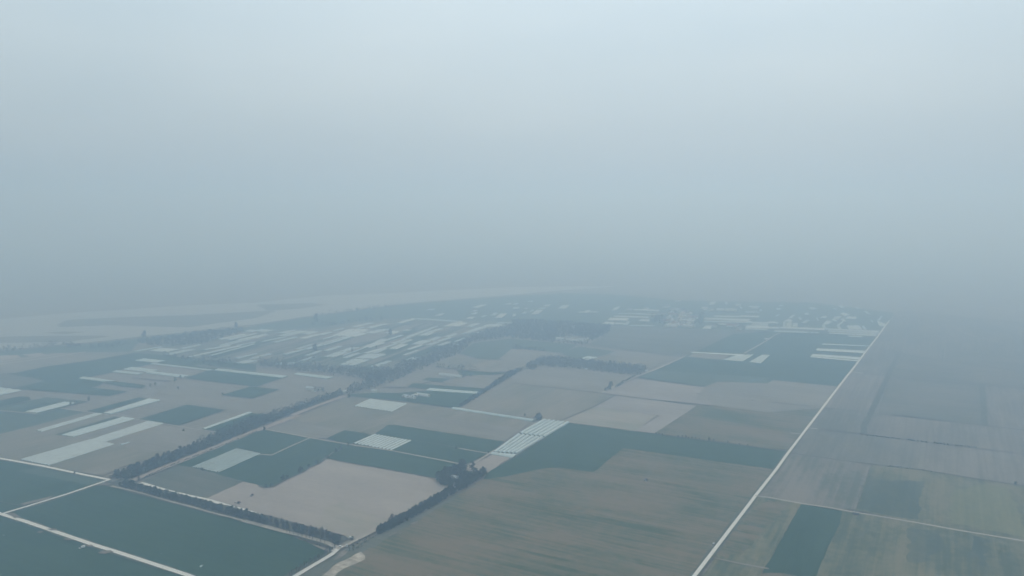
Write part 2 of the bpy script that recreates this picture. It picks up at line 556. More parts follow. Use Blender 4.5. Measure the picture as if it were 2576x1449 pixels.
fd('crop_field', 'wheat', *(P('B0', (-200, 975), (20, 905), (1000, 600), (1460, 745), (1980, 890)) + P('B1', (0, 1000), (320, 1095), (660, 1230), (560, 1310), (270, 1470), (-200, 1800)) + P('B0', (1000, 1800), (-200, 1800))), label='big dark wheat field at the front')
# centre
fd('crop_field', 'olive', *(P('U1', (330, 1380), (830, 1180), (1350, 1230), (1760, 1295), (2318, 1375)) + P('U2', (200, 1420)) + P('B2', (170, 60), (0, 190)) + P('B1', (2250, 240), (1210, 85), (1060, 180), (980, 160), (800, 135), (320, 42))), label='olive stubble around the striped tunnels')
fd('crop_field', 'soil', *(P('B1', (1230, 80), (1390, 5), (1700, 20), (2318, 110)) + P('B2', (100, 110), (0, 190)) + P('B1', (2250, 238))), label='brown stubble below the single tunnel', rag=3)
fd('crop_field', 'soil', *P('B1', (100, 125), (320, 45), (800, 135), (640, 210), (490, 203)), label='tan rhombus beside the dirt road')
fd('crop_field', 'wheat_a', *(P('B0', (1600, 450), (1700, 400), (2318, 150)) + P('B1', (95, 132), (490, 207), (800, 264), (870, 272), (850, 290), (700, 330), (600, 400), (560, 440), (440, 510), (270, 590), (140, 650), (80, 660), (0, 628)) + P('B0', (2200, 600), (1800, 490))), label='dark wheat around the near tunnels', rag=.6)
fd('crop_field', 'wheat', *P('B1', (870, 275), (1240, 327), (1860, 447), (1850, 460), (1700, 520), (1640, 578), (1080, 473), (680, 402), (640, 385), (720, 330)), label='dark wheat above the pale field')
fd('crop_field', 'wheat_a', *P('B1', (640, 210), (800, 135), (980, 160), (1060, 180), (880, 257), (820, 262)), label='dark plot beside white tunnels')
fd('crop_field', 'wheat', *P('B1', (1060, 180), (1200, 85), (1280, 90), (2250, 240), (2110, 345), (1900, 445), (1240, 325), (880, 262)), label='dark wheat behind white tunnels')
fd('crop_field', 'greygreen', *P('B0', (1290, 600), (1600, 450), (1800, 490), (2205, 604), (1880, 757), (1750, 742), (1400, 645)), label='thin grey green plot by the trees', rag=1)
fd('ploughed_field', 'pale', *(P('B0', (1880, 752), (2203, 604), (2318, 628)) + P('B1', (30, 640), (80, 662), (150, 652), (270, 592), (440, 512), (480, 480), (570, 440), (620, 407), (680, 400), (880, 440), (1080, 475), (1640, 577), (1680, 632), (1740, 645), (1500, 790), (1200, 960), (920, 1130), (760, 1080), (300, 960), (0, 880)) + P('B0', (2130, 820))), label='large pale harrowed field')
fd('ploughed_field', 'palegreen', *P('B1', (560, 960), (620, 840), (760, 790), (1000, 870), (1190, 960), (900, 1125), (760, 1075), (500, 1010)), label='greenish corner of the pale field', rag=5)
fd('ploughed_field', 'pale', *(P('B1', (1960, 450), (2140, 357), (2318, 377), (2090, 525), (1990, 510), (1900, 500))), label='small pale plot by the tunnel')
fd('crop_field', 'wheat', *(P('B2', (520, 70), (1150, 150), (2318, 305)) + P('B3', (170, 330), (45, 492)) + P('B2', (2318, 487), (1010, 302), (740, 519), (420, 477), (260, 490), (0, 547)) + P('B1', (2060, 590), (2080, 530), (2318, 395)) + P('B2', (20, 390), (300, 200))), label='long dark wheat field beyond the brown field', rag=.6)
fd('crop_field', 'brown', *(P('B1', (-200, 1800), (380, 1460), (820, 1220), (1300, 1000), (1860, 690), (2050, 585), (2318, 550)) + P('B2', (0, 545), (260, 488), (420, 475), (740, 517), (1010, 300), (2318, 485)) + P('B3', (40, 492), (0, 570)) + P('B2', (2200, 735), (1660, 1449), (1350, 1850)) + P('B1', (900, 1850))), label='wide brown stubble field with green streaks', rag=.8)
fd('crop_field', 'greygreen', *(P('B1', (380, 1460), (820, 1225), (1450, 915), (2000, 612), (1980, 650), (1300, 1050), (900, 1290), (560, 1480))), label='grassy margin of the brown field', rag=2.5)
fd('straw_patch', 'sand', *P('B1', (560, 1500), (640, 1430), (700, 1370), (860, 1290), (950, 1240), (985, 1275), (990, 1312), (900, 1350), (800, 1390), (740, 1430), (700, 1480), (640, 1520)), label='pale straw strewn at the corner of the brown field', rag=1.6)
fd('straw_patch', 'bare', *P('B1', (700, 1320), (780, 1240), (830, 1235), (815, 1260), (760, 1300)), label='trodden earth beside the straw', rag=1)
# middle right
fd('crop_field', 'soil', *(P('U2', (120, 940), (230, 940), (480, 972), (570, 930), (1110, 990), (1000, 1050), (800, 1150), (0, 1060), (0, 1000))), label='tan field below the wood strip')
fd('crop_field', 'olive', *(P('U1', (1830, 1285), (2318, 1010)) + P('U2', (0, 1064), (800, 1152), (925, 1168), (740, 1275), (450, 1400), (270, 1392), (0, 1352))), label='olive brown field by the single tunnel')
fd('ploughed_field', 'pale_grey', *P('U2', (810, 1150), (1120, 1020), (1740, 1098), (1660, 1210), (1810, 1225), (1810, 1262), (940, 1172)), label='pale field beside the thin track')
fd('ploughed_field', 'pale_grey', *(P('U2', (740, 1275), (932, 1174), (1675, 1265), (1500, 1380)) + P('B2', (1290, 165), (1100, 145), (1340, 5))), label='pale field below the ditch')
fd('ploughed_field', 'palegreen', *(P('U2', (450, 1402), (740, 1277), (1310, 1355)) + P('B2', (1110, 147), (520, 70))), label='streaked pale field above the dark wheat')
fd('crop_field', 'brown', *(P('U2', (1500, 1380), (1675, 1265), (1820, 1265), (2318, 1325)) + P('U3', (0, 1325), (485, 1288)) + P('B3', (440, 0), (180, 318)) + P('B2', (2318, 303), (1290, 163))), label='brown stubble beside the long road')
fd('crop_field', 'soil', *(P('U2', (1660, 1210), (1740, 1100), (1850, 1047), (2318, 1062)) + P('U3', (40, 1030), (620, 1090), (490, 1285), (0, 1325)) + P('U2', (2318, 1325), (1815, 1262), (1812, 1225))), label='tan field beside the long road')
fd('crop_field', 'greygreen', *(P('U2', (680, 712), (800, 650), (900, 540), (2318, 588), (2000, 615), (1700, 760), (1640, 785), (1560, 822))), label='grey green land before the village')
fd('crop_field', 'teal', *P('U2', (440, 790), (600, 728), (930, 770), (860, 800), (600, 850)), label='mid green plot by the white bed')
fd('crop_field', 'soil', *P('U2', (930, 770), (1550, 822), (1330, 887), (870, 800)), label='tan strip before the track')
fd('crop_field', 'olive', *P('U2', (720, 858), (860, 802), (1330, 888), (1230, 940)), label='olive strip behind the wood')
fd('crop_field', 'wheat', *(P('U2', (1140, 1010), (1560, 820), (1640, 785), (1700, 760), (2000, 615), (2318, 590)) + P('U3', (80, 605), (460, 610), (550, 610), (980, 645), (625, 1090), (45, 1032), (0, 1060)) + P('U2', (2318, 1065), (1860, 1045), (1740, 1092))), label='very large dark wheat field near the village')
fd('crop_field', 'soil', *P('U2', (1590, 822), (1640, 790), (1975, 805), (1910, 850)), label='tan inset by the white bed')
fd('crop_field', 'teal', *P('U2', (1160, 1005), (1290, 945), (2318, 1010), (2318, 1062), (1860, 1045), (1740, 1092)), label='paler edge of the large wheat field', rag=3)
# fields between wood and hedges
fd('crop_field', 'olive', *(P('U1', (1600, 890), (1770, 830), (2000, 840), (2318, 860)) + P('U2', (130, 885), (100, 932), (0, 952)) + P('U1', (2100, 962), (1640, 915))), label='olive field behind the hedge')
fd('crop_field', 'teal', *(P('U1', (1850, 790), (1960, 700), (2318, 655)) + P('U2', (0, 660), (590, 712), (470, 785), (0, 740)) + P('U1', (2318, 850), (2000, 835))), label='green land below the big wood')
fd('crop_field', 'soil', *(P('U2', (0, 745), (470, 790), (400, 830), (290, 830), (130, 890), (0, 870)) + P('U1', (2200, 840))), label='tan land below the big wood')
fd('crop_field', 'soil', *P('U1', (1130, 1095), (1500, 945), (1850, 962), (1840, 985), (1420, 1082), (1370, 1100)), label='tan patch beside the wood')
fd('crop_field', 'wheat', *P('U1', (1370, 1097), (1420, 1062), (1640, 1080), (1560, 1112)), label='dark strip in the tan patches')
fd('crop_field', 'wheat', *P('U1', (1500, 1032), (1560, 1010), (1760, 1022), (1690, 1050)), label='second dark strip in the tan patches')
fd('crop_field', 'wheat', *P('U1', (1820, 942), (2110, 962), (2300, 967), (2090, 987), (1850, 1000)), label='dark plot by the white farm roof')
fd('crop_field', 'soil', *P('U1', (1690, 1050), (1860, 995), (2080, 987), (2250, 1000), (2100, 1112), (1740, 1085)), label='tan plot by the hedge')
fd('crop_field', 'wheat', *P('U1', (840, 1162), (1040, 1150), (1300, 1150), (1540, 1130), (2030, 1160), (2120, 1110), (2010, 1180), (1830, 1282), (1770, 1282), (1350, 1225), (850, 1178)), label='dark plot around the farmstead')
fd('crop_field', 'wheat', *P('U1', (1640, 1082), (1740, 1087), (2110, 1112), (2040, 1150), (1560, 1115)), label='dark band above the white tunnel')
# right side
fd('ploughed_field', 'mauve', *(P('U3', (1180, 400), (2900, 560), (2900, 1170), (1960, 1077), (1100, 1002), (750, 957))), label='wide hazy ploughed land')
fd('ploughed_field', 'mauve_light', *P('U3', (750, 962), (1080, 1002), (930, 1332), (510, 1287), (620, 1100)), label='ploughed plot beside the long road')
fd('ploughed_field', 'mauve_b', *(P('U3', (1100, 1002), (1930, 1077)) + P('B3', (1955, 95), (1130, 0)) + P('U3', (1640, 1410), (990, 1342))), label='grey ploughed block')
fd('ploughed_field', 'mauve_light', *(P('U3', (1965, 1080), (2900, 1175)) + P('B3', (2900, 195), (2318, 135), (1975, 98))), label='far ploughed block at the edge')
fd('ploughed_field', 'mauve', *(P('U3', (510, 1290), (930, 1334)) + P('B3', (850, 167), (370, 115), (440, 0))), label='ploughed wedge beside the road')
fd('ploughed_field', 'mauve_light', *(P('B3', (870, 172), (930, 0)) + P('U3', (990, 1345), (1640, 1412)) + P('B3', (1955, 97), (2318, 137), (2900, 205), (2900, 430), (2318, 352), (1450, 246))), label='long ploughed block')
fd('ploughed_field', 'mauve', *P('B3', (370, 120), (860, 182), (1405, 244), (1372, 492), (870, 440), (205, 345)), label='ploughed block by the road bend')
fd('ploughed_field', 'mauve_light', *P('B3', (1420, 250), (2318, 357), (2900, 440), (2900, 730), (2318, 642), (1380, 497)), label='ploughed block past the pale strip')
fd('ploughed_field', 'furrow', *(P('B3', (205, 347), (870, 442), (935, 452), (790, 862), (560, 840), (300, 802), (0, 747)) + P('B2', (2240, 725)) + P('B3', (0, 600))), label='furrowed pinkish field')
fd('fallow_field', 'weedy', *P('B3', (935, 452), (1380, 499), (2318, 648), (2900, 740), (2900, 1260), (2318, 1143), (1700, 1043), (790, 868)), label='weedy fallow beyond the dirt path')
fd('fallow_field', 'weeddark', *P('B3', (905, 560), (1060, 590), (1410, 600), (1365, 945), (1100, 915), (800, 852)), label='dark weedy plot', rag=2.5)
fd('fallow_field', 'yellow', *P('B3', (1690, 690), (1900, 635), (2160, 660), (2290, 900), (2318, 1110), (1640, 975)), label='yellowish fallow plot', rag=3)
fd('fallow_field', 'weedy', *(P('B2', (2212, 740), (2318, 750)) + P('B3', (300, 808), (0, 1350)) + P('B2', (2280, 1400), (2200, 1600), (1500, 1800))), label='weedy strip beside the long road', rag=.8)
fd('fallow_field', 'brown', *P('B2', (2180, 850), (2318, 770), (2500, 800), (2380, 950), (2100, 1250), (1820, 1300)), label='bare brown patch in the weedy strip', rag=4)
fd('fallow_field', 'weedy', *P('B3', (660, 872), (800, 892), (1700, 1047), (2318, 1150), (2900, 1265), (2900, 1900), (200, 1900), (430, 1460)), label='weedy fallow before the dirt path')
fd('fallow_field', 'weeddark', *P('B3', (1290, 1020), (1580, 1060), (1570, 1240), (1450, 1330), (1270, 1340), (1250, 1200)), label='dark weedy blotch', rag=4)
fd('fallow_field', 'weeddark', *P('B3', (1850, 1100), (1990, 1130), (1980, 1300), (1900, 1420), (1840, 1300)), label='second dark weedy blotch', rag=4)
fd('crop_field', 'wheat_a', *(P('B3', (300, 810), (672, 874), (645, 1000), (560, 1170), (430, 1470), (380, 1700), (-100, 1700)) + P('B2', (2270, 1449), (2285, 1385), (2318, 1345))), label='dark green rectangle by the long road', rag=.5)
fd('fallow_field', 'brown', *P('B3', (-60, 1440), (100, 1436), (260, 1458), (240, 1700), (-200, 1700)), label='brown end of the dark rectangle', rag=1)

# ------------------------------------------------------------------ roads, tracks, canals, ditches
LONG_ROAD = P('N', (2300, 2560), (2608, 2160), (2805.5, 1900), (2835, 1860.5), (2911.3, 1763.5), (2955.2, 1702), (3002.3, 1640), (3087.9, 1528), (3150.7, 1445), (3202.5, 1380), (3246.9, 1320), (3291.8, 1263), (3316.9, 1227), (3334, 1204))
strip('verge', 'verge', LONG_ROAD[:7], 7.5, 'dark verge of the long road', .25)
strip('concrete_road', 'concrete', LONG_ROAD, 3.3, 'long straight concrete road on the right')
strip('path', 'dirt', P('B2', (2200, 732), (2260, 742)) + P('B3', (0, 748), (300, 803), (560, 842), (780, 882), (1300, 970), (1740, 1050), (2318, 1145), (2900, 1262)), 3.0, 'thin dirt path off the concrete road', .12)
strip('verge', 'verge', P('B0', (-300, 335), (0, 396), (400, 468), (680, 528), (985, 590)), 8, 'dark verge', .3)
strip('concrete_road', 'concrete', P('B0', (-300, 332), (0, 393), (400, 465), (680, 525), (990, 587)), 3.9, 'concrete road above the green field')
strip('verge', 'verge', P('B0', (980, 595), (620, 718), (300, 818), (20, 902)), 8, 'dark verge of the linking road', .4)
strip('concrete_road', 'concrete', P('B0', (1000, 584), (620, 714), (300, 813), (20, 898), (-120, 940)), 3.2, 'concrete road linking two others')
strip('verge', 'verge', P('B0', (20, 906), (240, 972), (820, 1172), (1680, 1452), (2200, 1650)), 7.5, 'dark verge of the front road', .3)
strip('concrete_road', 'concrete', P('B0', (-60, 880), (20, 902), (240, 970), (820, 1170), (1100, 1258), (1680, 1449), (2250, 1660)), 4.3, 'wide pale concrete road at the front')
strip('dirt_road', 'pink_dirt', P('B0', (1195, 592), (1500, 472), (1900, 312), (2318, 140)) + P('B1', (60, 122), (390, 0)) + P('U1', (330, 1352), (560, 1262), (800, 1178)), 11, 'pinkish dirt road beside the dark trees', .12)
strip('canal', 'concrete', P('B0', (1270, 618), (1500, 686), (1700, 737), (1870, 772), (2318, 900)) + P('B1', (200, 990), (420, 1040)), 6.5, 'lined canal behind the tree row, sky reflection painted pale', .1)  # concrete colour stands in for canal water reflecting the sky
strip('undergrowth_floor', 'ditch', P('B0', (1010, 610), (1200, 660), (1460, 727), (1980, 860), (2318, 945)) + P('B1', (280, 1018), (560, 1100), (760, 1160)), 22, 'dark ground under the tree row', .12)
strip('path', 'dirt', P('B0', (1010, 645), (1250, 700), (1460, 762), (1700, 825), (1980, 903), (2240, 968)), 2.6, 'worn path in front of the tree row', .3)
strip('dirt_road', 'dirt', P('B0', (2200, 960), (2318, 990)) + P('B1', (250, 1057), (400, 1092), (560, 1137), (650, 1162), (715, 1195), (745, 1215)), 5.0, 'light dirt road in front of the bare trees', .12)
strip('canal', 'concrete', P('B1', (100, 1620), (370, 1452), (480, 1382), (600, 1312), (680, 1265), (735, 1215)), 6.0, 'lined canal at the bottom edge, sky reflection painted pale', .05)  # pale concrete here paints the sky mirrored in the canal water
strip('verge', 'verge', P('B1', (60, 1600), (330, 1440), (560, 1310), (680, 1240)), 5.0, 'weedy canal bank', .4)
strip('path', 'dirt', P('B1', (735, 1220), (820, 1182), (920, 1130), (1070, 1055), (1250, 945), (1500, 795), (1700, 675)), 3.6, 'light path along the evergreen hedge', .12)
strip('path', 'dirt', P('B1', (60, 122), (95, 131), (490, 206), (820, 263), (1240, 326), (1860, 446), (1930, 460)), 2.6, 'thin pale path between wheat plots', .15)
strip('path', 'dirt', P('B1', (490, 206), (300, 290), (140, 366)), 2.4, 'short pale path joining the thin one', .15)
strip('path', 'dirt', P('B1', (140, 366), (60, 358), (20, 365)), 2.4, 'short pale path to the tunnels', .15)
strip('path', 'dirt', P('B1', (1830, 302), (2110, 350)), 2.4, 'short pale path in dark wheat', .15)
strip('path', 'dirt', P('B1', (1880, 502), (1935, 462), (1960, 447), (2120, 347), (2160, 320)), 3.4, 'pale path to the tunnel ends', .1)
strip('path', 'dirt', P('U0', (550, 1290), (760, 1320), (930, 1344), (1225, 1389)) + P('B0', (1480, 79), (1730, 121), (2050, 166)), 2.4, 'thin path across the olive land', .2)
strip('path', 'dirt', P('U0', (-100, 1303), (0, 1311), (330, 1341)), 3.0, 'thin path beside the plastic strip', .2)
strip('path', 'dirt', P('U2', (810, 1150), (1000, 1060), (1120, 1003), (1290, 942), (1560, 820)), 5.0, 'thin pale track past the lone tree', .15)
strip('path', 'dirt', P('U2', (2100, 792), (2318, 668)) + P('U3', (60, 625), (110, 605)), 4.0, 'thin pale track in the large wheat field', .15)
strip('path', 'soil', P('B3', (1412, 252), (1395, 370), (1372, 490)), 5.0, 'pale strip between ploughed blocks', .15)
strip('path', 'dirt', P('B3', (205, 164), (250, 168), (300, 173)), 2.4, 'short pale spur at the road', .2)
strip('path', 'dirt', P('B3', (370, 117), (450, 126)), 4.0, 'short pale turnout by the road', .2)
strip('path', 'dirt', P('U3', (750, 958), (860, 972)), 6.0, 'pale turnout on the far road', .2)
strip('ditch', 'ditch', P('U2', (450, 1402), (740, 1276), (935, 1172)), 3.0, 'thin ditch between brown and pale', .2)
strip('ditch', 'ditch', P('U2', (0, 1062), (400, 1107), (800, 1151), (940, 1171), (1300, 1218), (1680, 1265)), 3.0, 'thin ditch across the middle fields', .3)
strip('ditch', 'ditch', P('U3', (0, 1232), (380, 1272)), 3.0, 'thin ditch in tan field', .3)
strip('ditch', 'ditch', P('U3', (860, 975), (1100, 1001), (1500, 1042), (1940, 1078), (2900, 1170)), 4.5, 'ditch between hazy blocks', .3)
strip('ditch', 'ditch', P('U3', (510, 1287), (930, 1332), (990, 1342), (1640, 1412)) + P('B3', (1130, 0), (1955, 96), (2900, 205)), 3.5, 'long thin ditch', .3)
strip('ditch', 'ditch', P('B3', (450, 125), (860, 180)), 1.6, 'faint ditch', .3)
strip('ditch', 'ditch', P('B3', (205, 346), (430, 379), (870, 440), (1380, 497), (1880, 580), (2318, 645), (2900, 735)), 3.2, 'long weedy ditch', .35)
strip('ditch', 'ditch', P('B2', (310, 205), (150, 300), (0, 395)), 2.0, 'dark edge of the tunnels', .3)
strip('overgrown_ditch', 'verge', P('U3', (1192, 785), (1165, 835), (1140, 882), (1085, 1003), (1020, 1140), (930, 1332), (905, 1385), (870, 1449)) + P('B3', (862, 170)), 8, 'long overgrown ditch between ploughed blocks', .2)
strip('overgrown_ditch', 'verge', P('U3', (1340, 930), (1330, 1012)), 6, 'faint overgrown ditch', .2)
strip('overgrown_ditch', 'verge', P('U3', (1603, 735), (1590, 850), (1572, 1030)), 8, 'hazy overgrown ditch', .15)
strip('path', 'soil', P('U3', (1612, 735), (1600, 850), (1586, 960)), 5, 'pale bank of the hazy ditch', .2)
strip('overgrown_ditch', 'verge', P('U3', (1938, 1082), (1945, 1200), (1957, 1330), (1962, 1449)) + P('B3', (1968, 96)), 8, 'overgrown ditch at the far side of the grey block', .12)
for q in (P('U3', (1210, 790), (1600, 860), (1575, 1030), (1110, 998)), P('U3', (1610, 740), (2318, 830), (2318, 1105), (1960, 1075), (1580, 1032))):
    fd('ploughed_field', 'mauve_b', *q, label='hazy ploughed block past the overgrown ditch')
strip('path', 'soil', P('U3', (1620, 500), (1750, 590), (1900, 650), (2080, 690)), 8, 'faint pale track in the haze', .2)
strip('ditch', 'ditch', P('U3', (870, 720), (1180, 790), (1600, 862), (2318, 960)), 3, 'thin hazy field boundary', .3)
strip('ditch', 'ditch', P('U3', (1230, 560), (1610, 640), (2318, 760)), 3, 'second thin hazy field boundary', .3)
# floors of belts and woods
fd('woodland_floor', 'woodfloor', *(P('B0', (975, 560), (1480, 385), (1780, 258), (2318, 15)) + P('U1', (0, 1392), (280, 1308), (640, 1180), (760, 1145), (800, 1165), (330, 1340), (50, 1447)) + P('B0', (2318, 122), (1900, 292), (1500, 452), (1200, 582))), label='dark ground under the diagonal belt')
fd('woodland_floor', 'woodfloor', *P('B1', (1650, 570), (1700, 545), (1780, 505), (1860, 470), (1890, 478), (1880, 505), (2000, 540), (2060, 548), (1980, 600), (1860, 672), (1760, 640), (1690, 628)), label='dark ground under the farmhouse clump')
fd('lawn', 'teal', *P('B1', (1850, 512), (1890, 505), (2000, 520), (2010, 540), (1900, 548), (1840, 535)), label='small lawn in the clump')
strip('street', 'dirt', P('U2', (1470, 557), (1510, 490), (1545, 420), (1560, 395)), 12, 'pale village street')
strip('wheel_track', 'verge', P('B0', (-60, 775), (120, 815), (230, 830)), 1.4, 'faint line in the green field', .4)
strip('wheel_track', 'verge', P('B1', (1420, 232), (1640, 265), (1840, 300)), 1.6, 'faint line in the dark wheat', .4)
strip('wheel_track', 'bare', P('B2', (1820, 1300), (2050, 1350), (2318, 1400)) + P('B3', (0, 1405)), 2.2, 'worn turning strip at the end of the weedy strip', .4)
strip('ditch', 'ditch', P('B1', (680, 402), (880, 441), (1080, 475), (1640, 577)), 2.0, 'weedy upper edge of the pale field', .45)
strip('ditch', 'ditch', P('B1', (30, 642), (80, 662), (150, 652), (270, 592), (440, 512), (480, 480), (570, 440), (620, 405)), 3.0, 'weedy curving edge of the pale field', .45)
strip('ditch', 'ditch', P('B2', (522, 71), (1150, 151), (2318, 306)) + P('B3', (165, 331)), 1.6, 'weedy upper edge of the long wheat field', .5)
for q in (P('B0', (890, 1252), (930, 1238), (1000, 1232), (1030, 1245), (960, 1264), (900, 1264)), P('B0', (330, 1068), (370, 1055), (400, 1066), (360, 1078)),
          P('B0', (570, 1130), (620, 1122), (660, 1142), (600, 1140)), P('B0', (60, 890), (130, 895), (195, 932), (130, 938)), P('B0', (780, 1185), (830, 1182), (850, 1195), (800, 1203)),
          P('B0', (850, 645), (960, 612), (1010, 625), (980, 640)), P('B0', (180, 810), (350, 770), (480, 735), (440, 765), (220, 822)),
          P('B0', (430, 1038), (510, 1035), (520, 1050), (460, 1050)),
          P('B1', (510, 1185), (560, 1190), (650, 1225), (660, 1248), (600, 1225), (540, 1200)),
          P('B1', (1395, 990), (1470, 965), (1460, 985), (1410, 1000)), P('B1', (1280, 1075), (1320, 1072), (1310, 1085)), P('B1', (1200, 1100), (1270, 1065), (1280, 1072), (1210, 1110))):
    fd('bare_ground', 'bare', *q, label='scrap of bare pale earth', rag=.7)

# ------------------------------------------------------------------ plastic tunnels and film-covered beds
def arch_mesh(name, L, W, n, h, mats, sag=0.0):
    """n arched bays side by side, welded into one sheet, with closed ends"""
    bm = bmesh.new()
    k = 8
    prof = []
    bw = W / n
    for i in range(n):
        for j in range(k + (1 if i == n - 1 else 0)):
            t = math.pi * j / k
            prof.append((-W / 2 + bw * i + bw * (1 - math.cos(t)) / 2, max(0.15 if 0 < i and j == 0 else 0.0, h * math.sin(t) ** 0.8)))
    segs = max(1, min(14, int(L / 12)))
    rows = []
    for s in range(segs + 1):
        x = L * s / segs - L / 2
        rows.append([bm.verts.new((x, y, z * (1 + random.uniform(-sag, sag)))) for y, z in prof])
    for a, b in zip(rows, rows[1:]):
        for i in range(len(prof) - 1):
            bm.faces.new((a[i], b[i], b[i + 1], a[i + 1]))
    for row in (rows[0], rows[-1]):
        f = bm.faces.new(row if row is rows[0] else row[::-1])
        f.material_index = 1
    bmesh.ops.recalc_face_normals(bm, faces=bm.faces[:])
    return mesh_of(name, bm, mats)


def frame_of(q):
    """centre, length, width, heading of a four-cornered plot (a-b and d-c are its sides)"""
    a, b, c, d = q
    l1 = ((b - a).length + (c - d).length) / 2
    l2 = ((d - a).length + (c - b).length) / 2
    if l1 >= l2:
        ax = (b + c) / 2 - (a + d) / 2
        w = abs((((c + d) / 2 - (a + b) / 2)).cross(ax.normalized()).z)
    else:
        ax = (c + d) / 2 - (a + b) / 2
        w = abs((((b + c) / 2 - (a + d) / 2)).cross(ax.normalized()).z)
    return (a + b + c + d) / 4, ax.length, max(w, 3.0), math.atan2(ax.y, ax.x)


def sheet_mesh(name, q, n, h, mats):
    """film over n ridges filling exactly the four-cornered plot q (long sides a-b and d-c); local origin at its centre"""
    a, b, c, d = q
    if ((b - a).length + (c - d).length) < ((d - a).length + (c - b).length):
        a, b, c, d = b, c, d, a
    ctr = (a + b + c + d) / 4
    bm = bmesh.new()
    k = 6
    prof = []
    for i in range(n):
        for j in range(k + (1 if i == n - 1 else 0)):
            t = math.pi * j / k
            prof.append(((i + (1 - math.cos(t)) / 2) / n, max(h * 0.08 if i and j == 0 else 0.0, h * math.sin(t) ** 0.8)))
    L = (b - a).length
    segs = max(1, min(12, int(L / 15)))
    rows = []
    for s in range(segs + 1):
        u = s / segs
        p, r = a.lerp(b, u), d.lerp(c, u)
        row = []
        for v, z in prof:
            e = p.lerp(r, v) - ctr
            row.append(bm.verts.new((e.x, e.y, z * random.uniform(.9, 1.08))))
        rows.append(row)
    for x, y in zip(rows, rows[1:]):
        for i in range(len(prof) - 1):
            bm.faces.new((x[i], y[i], y[i + 1], x[i + 1]))
    for row in (rows[0], rows[-1]):
        f = bm.faces.new(row if row is rows[0] else row[::-1])
        f.material_index = 1
    bmesh.ops.recalc_face_normals(bm, faces=bm.faces[:])
    return mesh_of(name, bm, mats), ctr


def bed(q, label, group=None, mat='film', bay=8.0, h=2.0, name='film_greenhouse', n=None):
    a, b, c, d = q
    _, L, W, _ = frame_of(q)
    n = n or max(1, min(14, round(W / bay)))
    me, ctr = sheet_mesh(name, q, n, h, [M[mat], M['film_end']])
    o = link(name, me)
    o.location = (ctr.x, ctr.y, 0.5)
    return tag(o, label, 'greenhouse', group)


def tunnels(q, n, label, group, mat='film', h=2.4, gap=0.82):
    """n separate arched tunnels side by side, each with film cover and end doors, running a-b"""
    a, b, c, d = q
    for i in range(n):
        u0, u1 = (i + (1 - gap) / 2) / n, (i + 1 - (1 - gap) / 2) / n
        j = random.uniform(-.01, .01)
        p0, p1 = a.lerp(d, u0), a.lerp(d, u1)
        r0, r1 = b.lerp(c, u0), b.lerp(c, u1)
        p0, p1 = p0.lerp(r0, .008 + j), p1.lerp(r1, .008 + j)
        root = empty('polytunnel', ((p0 + p1 + r0 + r1) / 4) + Vector((0, 0, .5)))
        tag(root, label, 'greenhouse', group)
        me, ctr = sheet_mesh('film_cover', [p0, r0, r1, p1], 1, h * random.uniform(.94, 1.05), [M[mat], M['film_end']])
        link('film_cover', me, root)
        ax = ((r0 + r1) - (p0 + p1)).normalized()
        for e, s in (((p0 + p1) / 2, -1), ((r0 + r1) / 2, 1)):
            bm = bmesh.new()
            box(bm, 0, 0, .95, .12, 1.5, 1.9)
            o = part('end_door', bm, [M['steel']], root)
            o.location = e - ctr + ax * (.08 * s)
            o.rotation_euler = (0, 0, math.atan2(ax.y, ax.x))


tunnels(P('B0', (1730, 472), (2140, 300), (2363, 347), (1975, 523)), 13, 'white tunnel in the striped block nearest the grey green plot', 'tunnels of the nearest striped block', gap=.62, h=1.1)
tunnels(P('B1', (872, 255), (1067, 172), (1410, 231), (1226, 320)), 11, 'white tunnel in the block standing between dark wheat plots', 'tunnels between the dark wheat plots', gap=.86, h=1.5)
tunnels(P('U1', (882, 1270), (1030, 1204), (1368, 1248), (1226, 1323)), 13, 'white tunnel in the block on olive stubble past the crossroads', 'tunnels on the olive stubble', gap=.84, h=1.6)
tunnels(P('B2', (50, 165), (278, 40), (522, 67), (300, 202)), 6, 'long wide tunnel at the upper end of the six tunnel block', 'upper long wide tunnels', gap=.84, h=2.6)
tunnels(P('B2', (-182, 340), (42, 172), (292, 206), (48, 352)), 6, 'long wide tunnel at the lower end of the six tunnel block', 'lower long wide tunnels', gap=.84, h=2.6)
bed(P('B2', (-196, 356), (-180, 342), (58, 358), (5, 390)), 'cross tunnel closing the lower end of the wide tunnels by the small pale plot', n=1, h=2.6, name='polytunnel')
bed(P('U1', (1770, 1297), (1800, 1285), (2535, 1398), (2500, 1408)), 'single long white tunnel running across the brown fields to a tree clump', n=1, h=3.0, name='polytunnel')
bed(P('U1', (1540, 1127), (1580, 1108), (2030, 1142), (2005, 1160)), 'white plastic row above the dark plot by the farmstead', n=2)
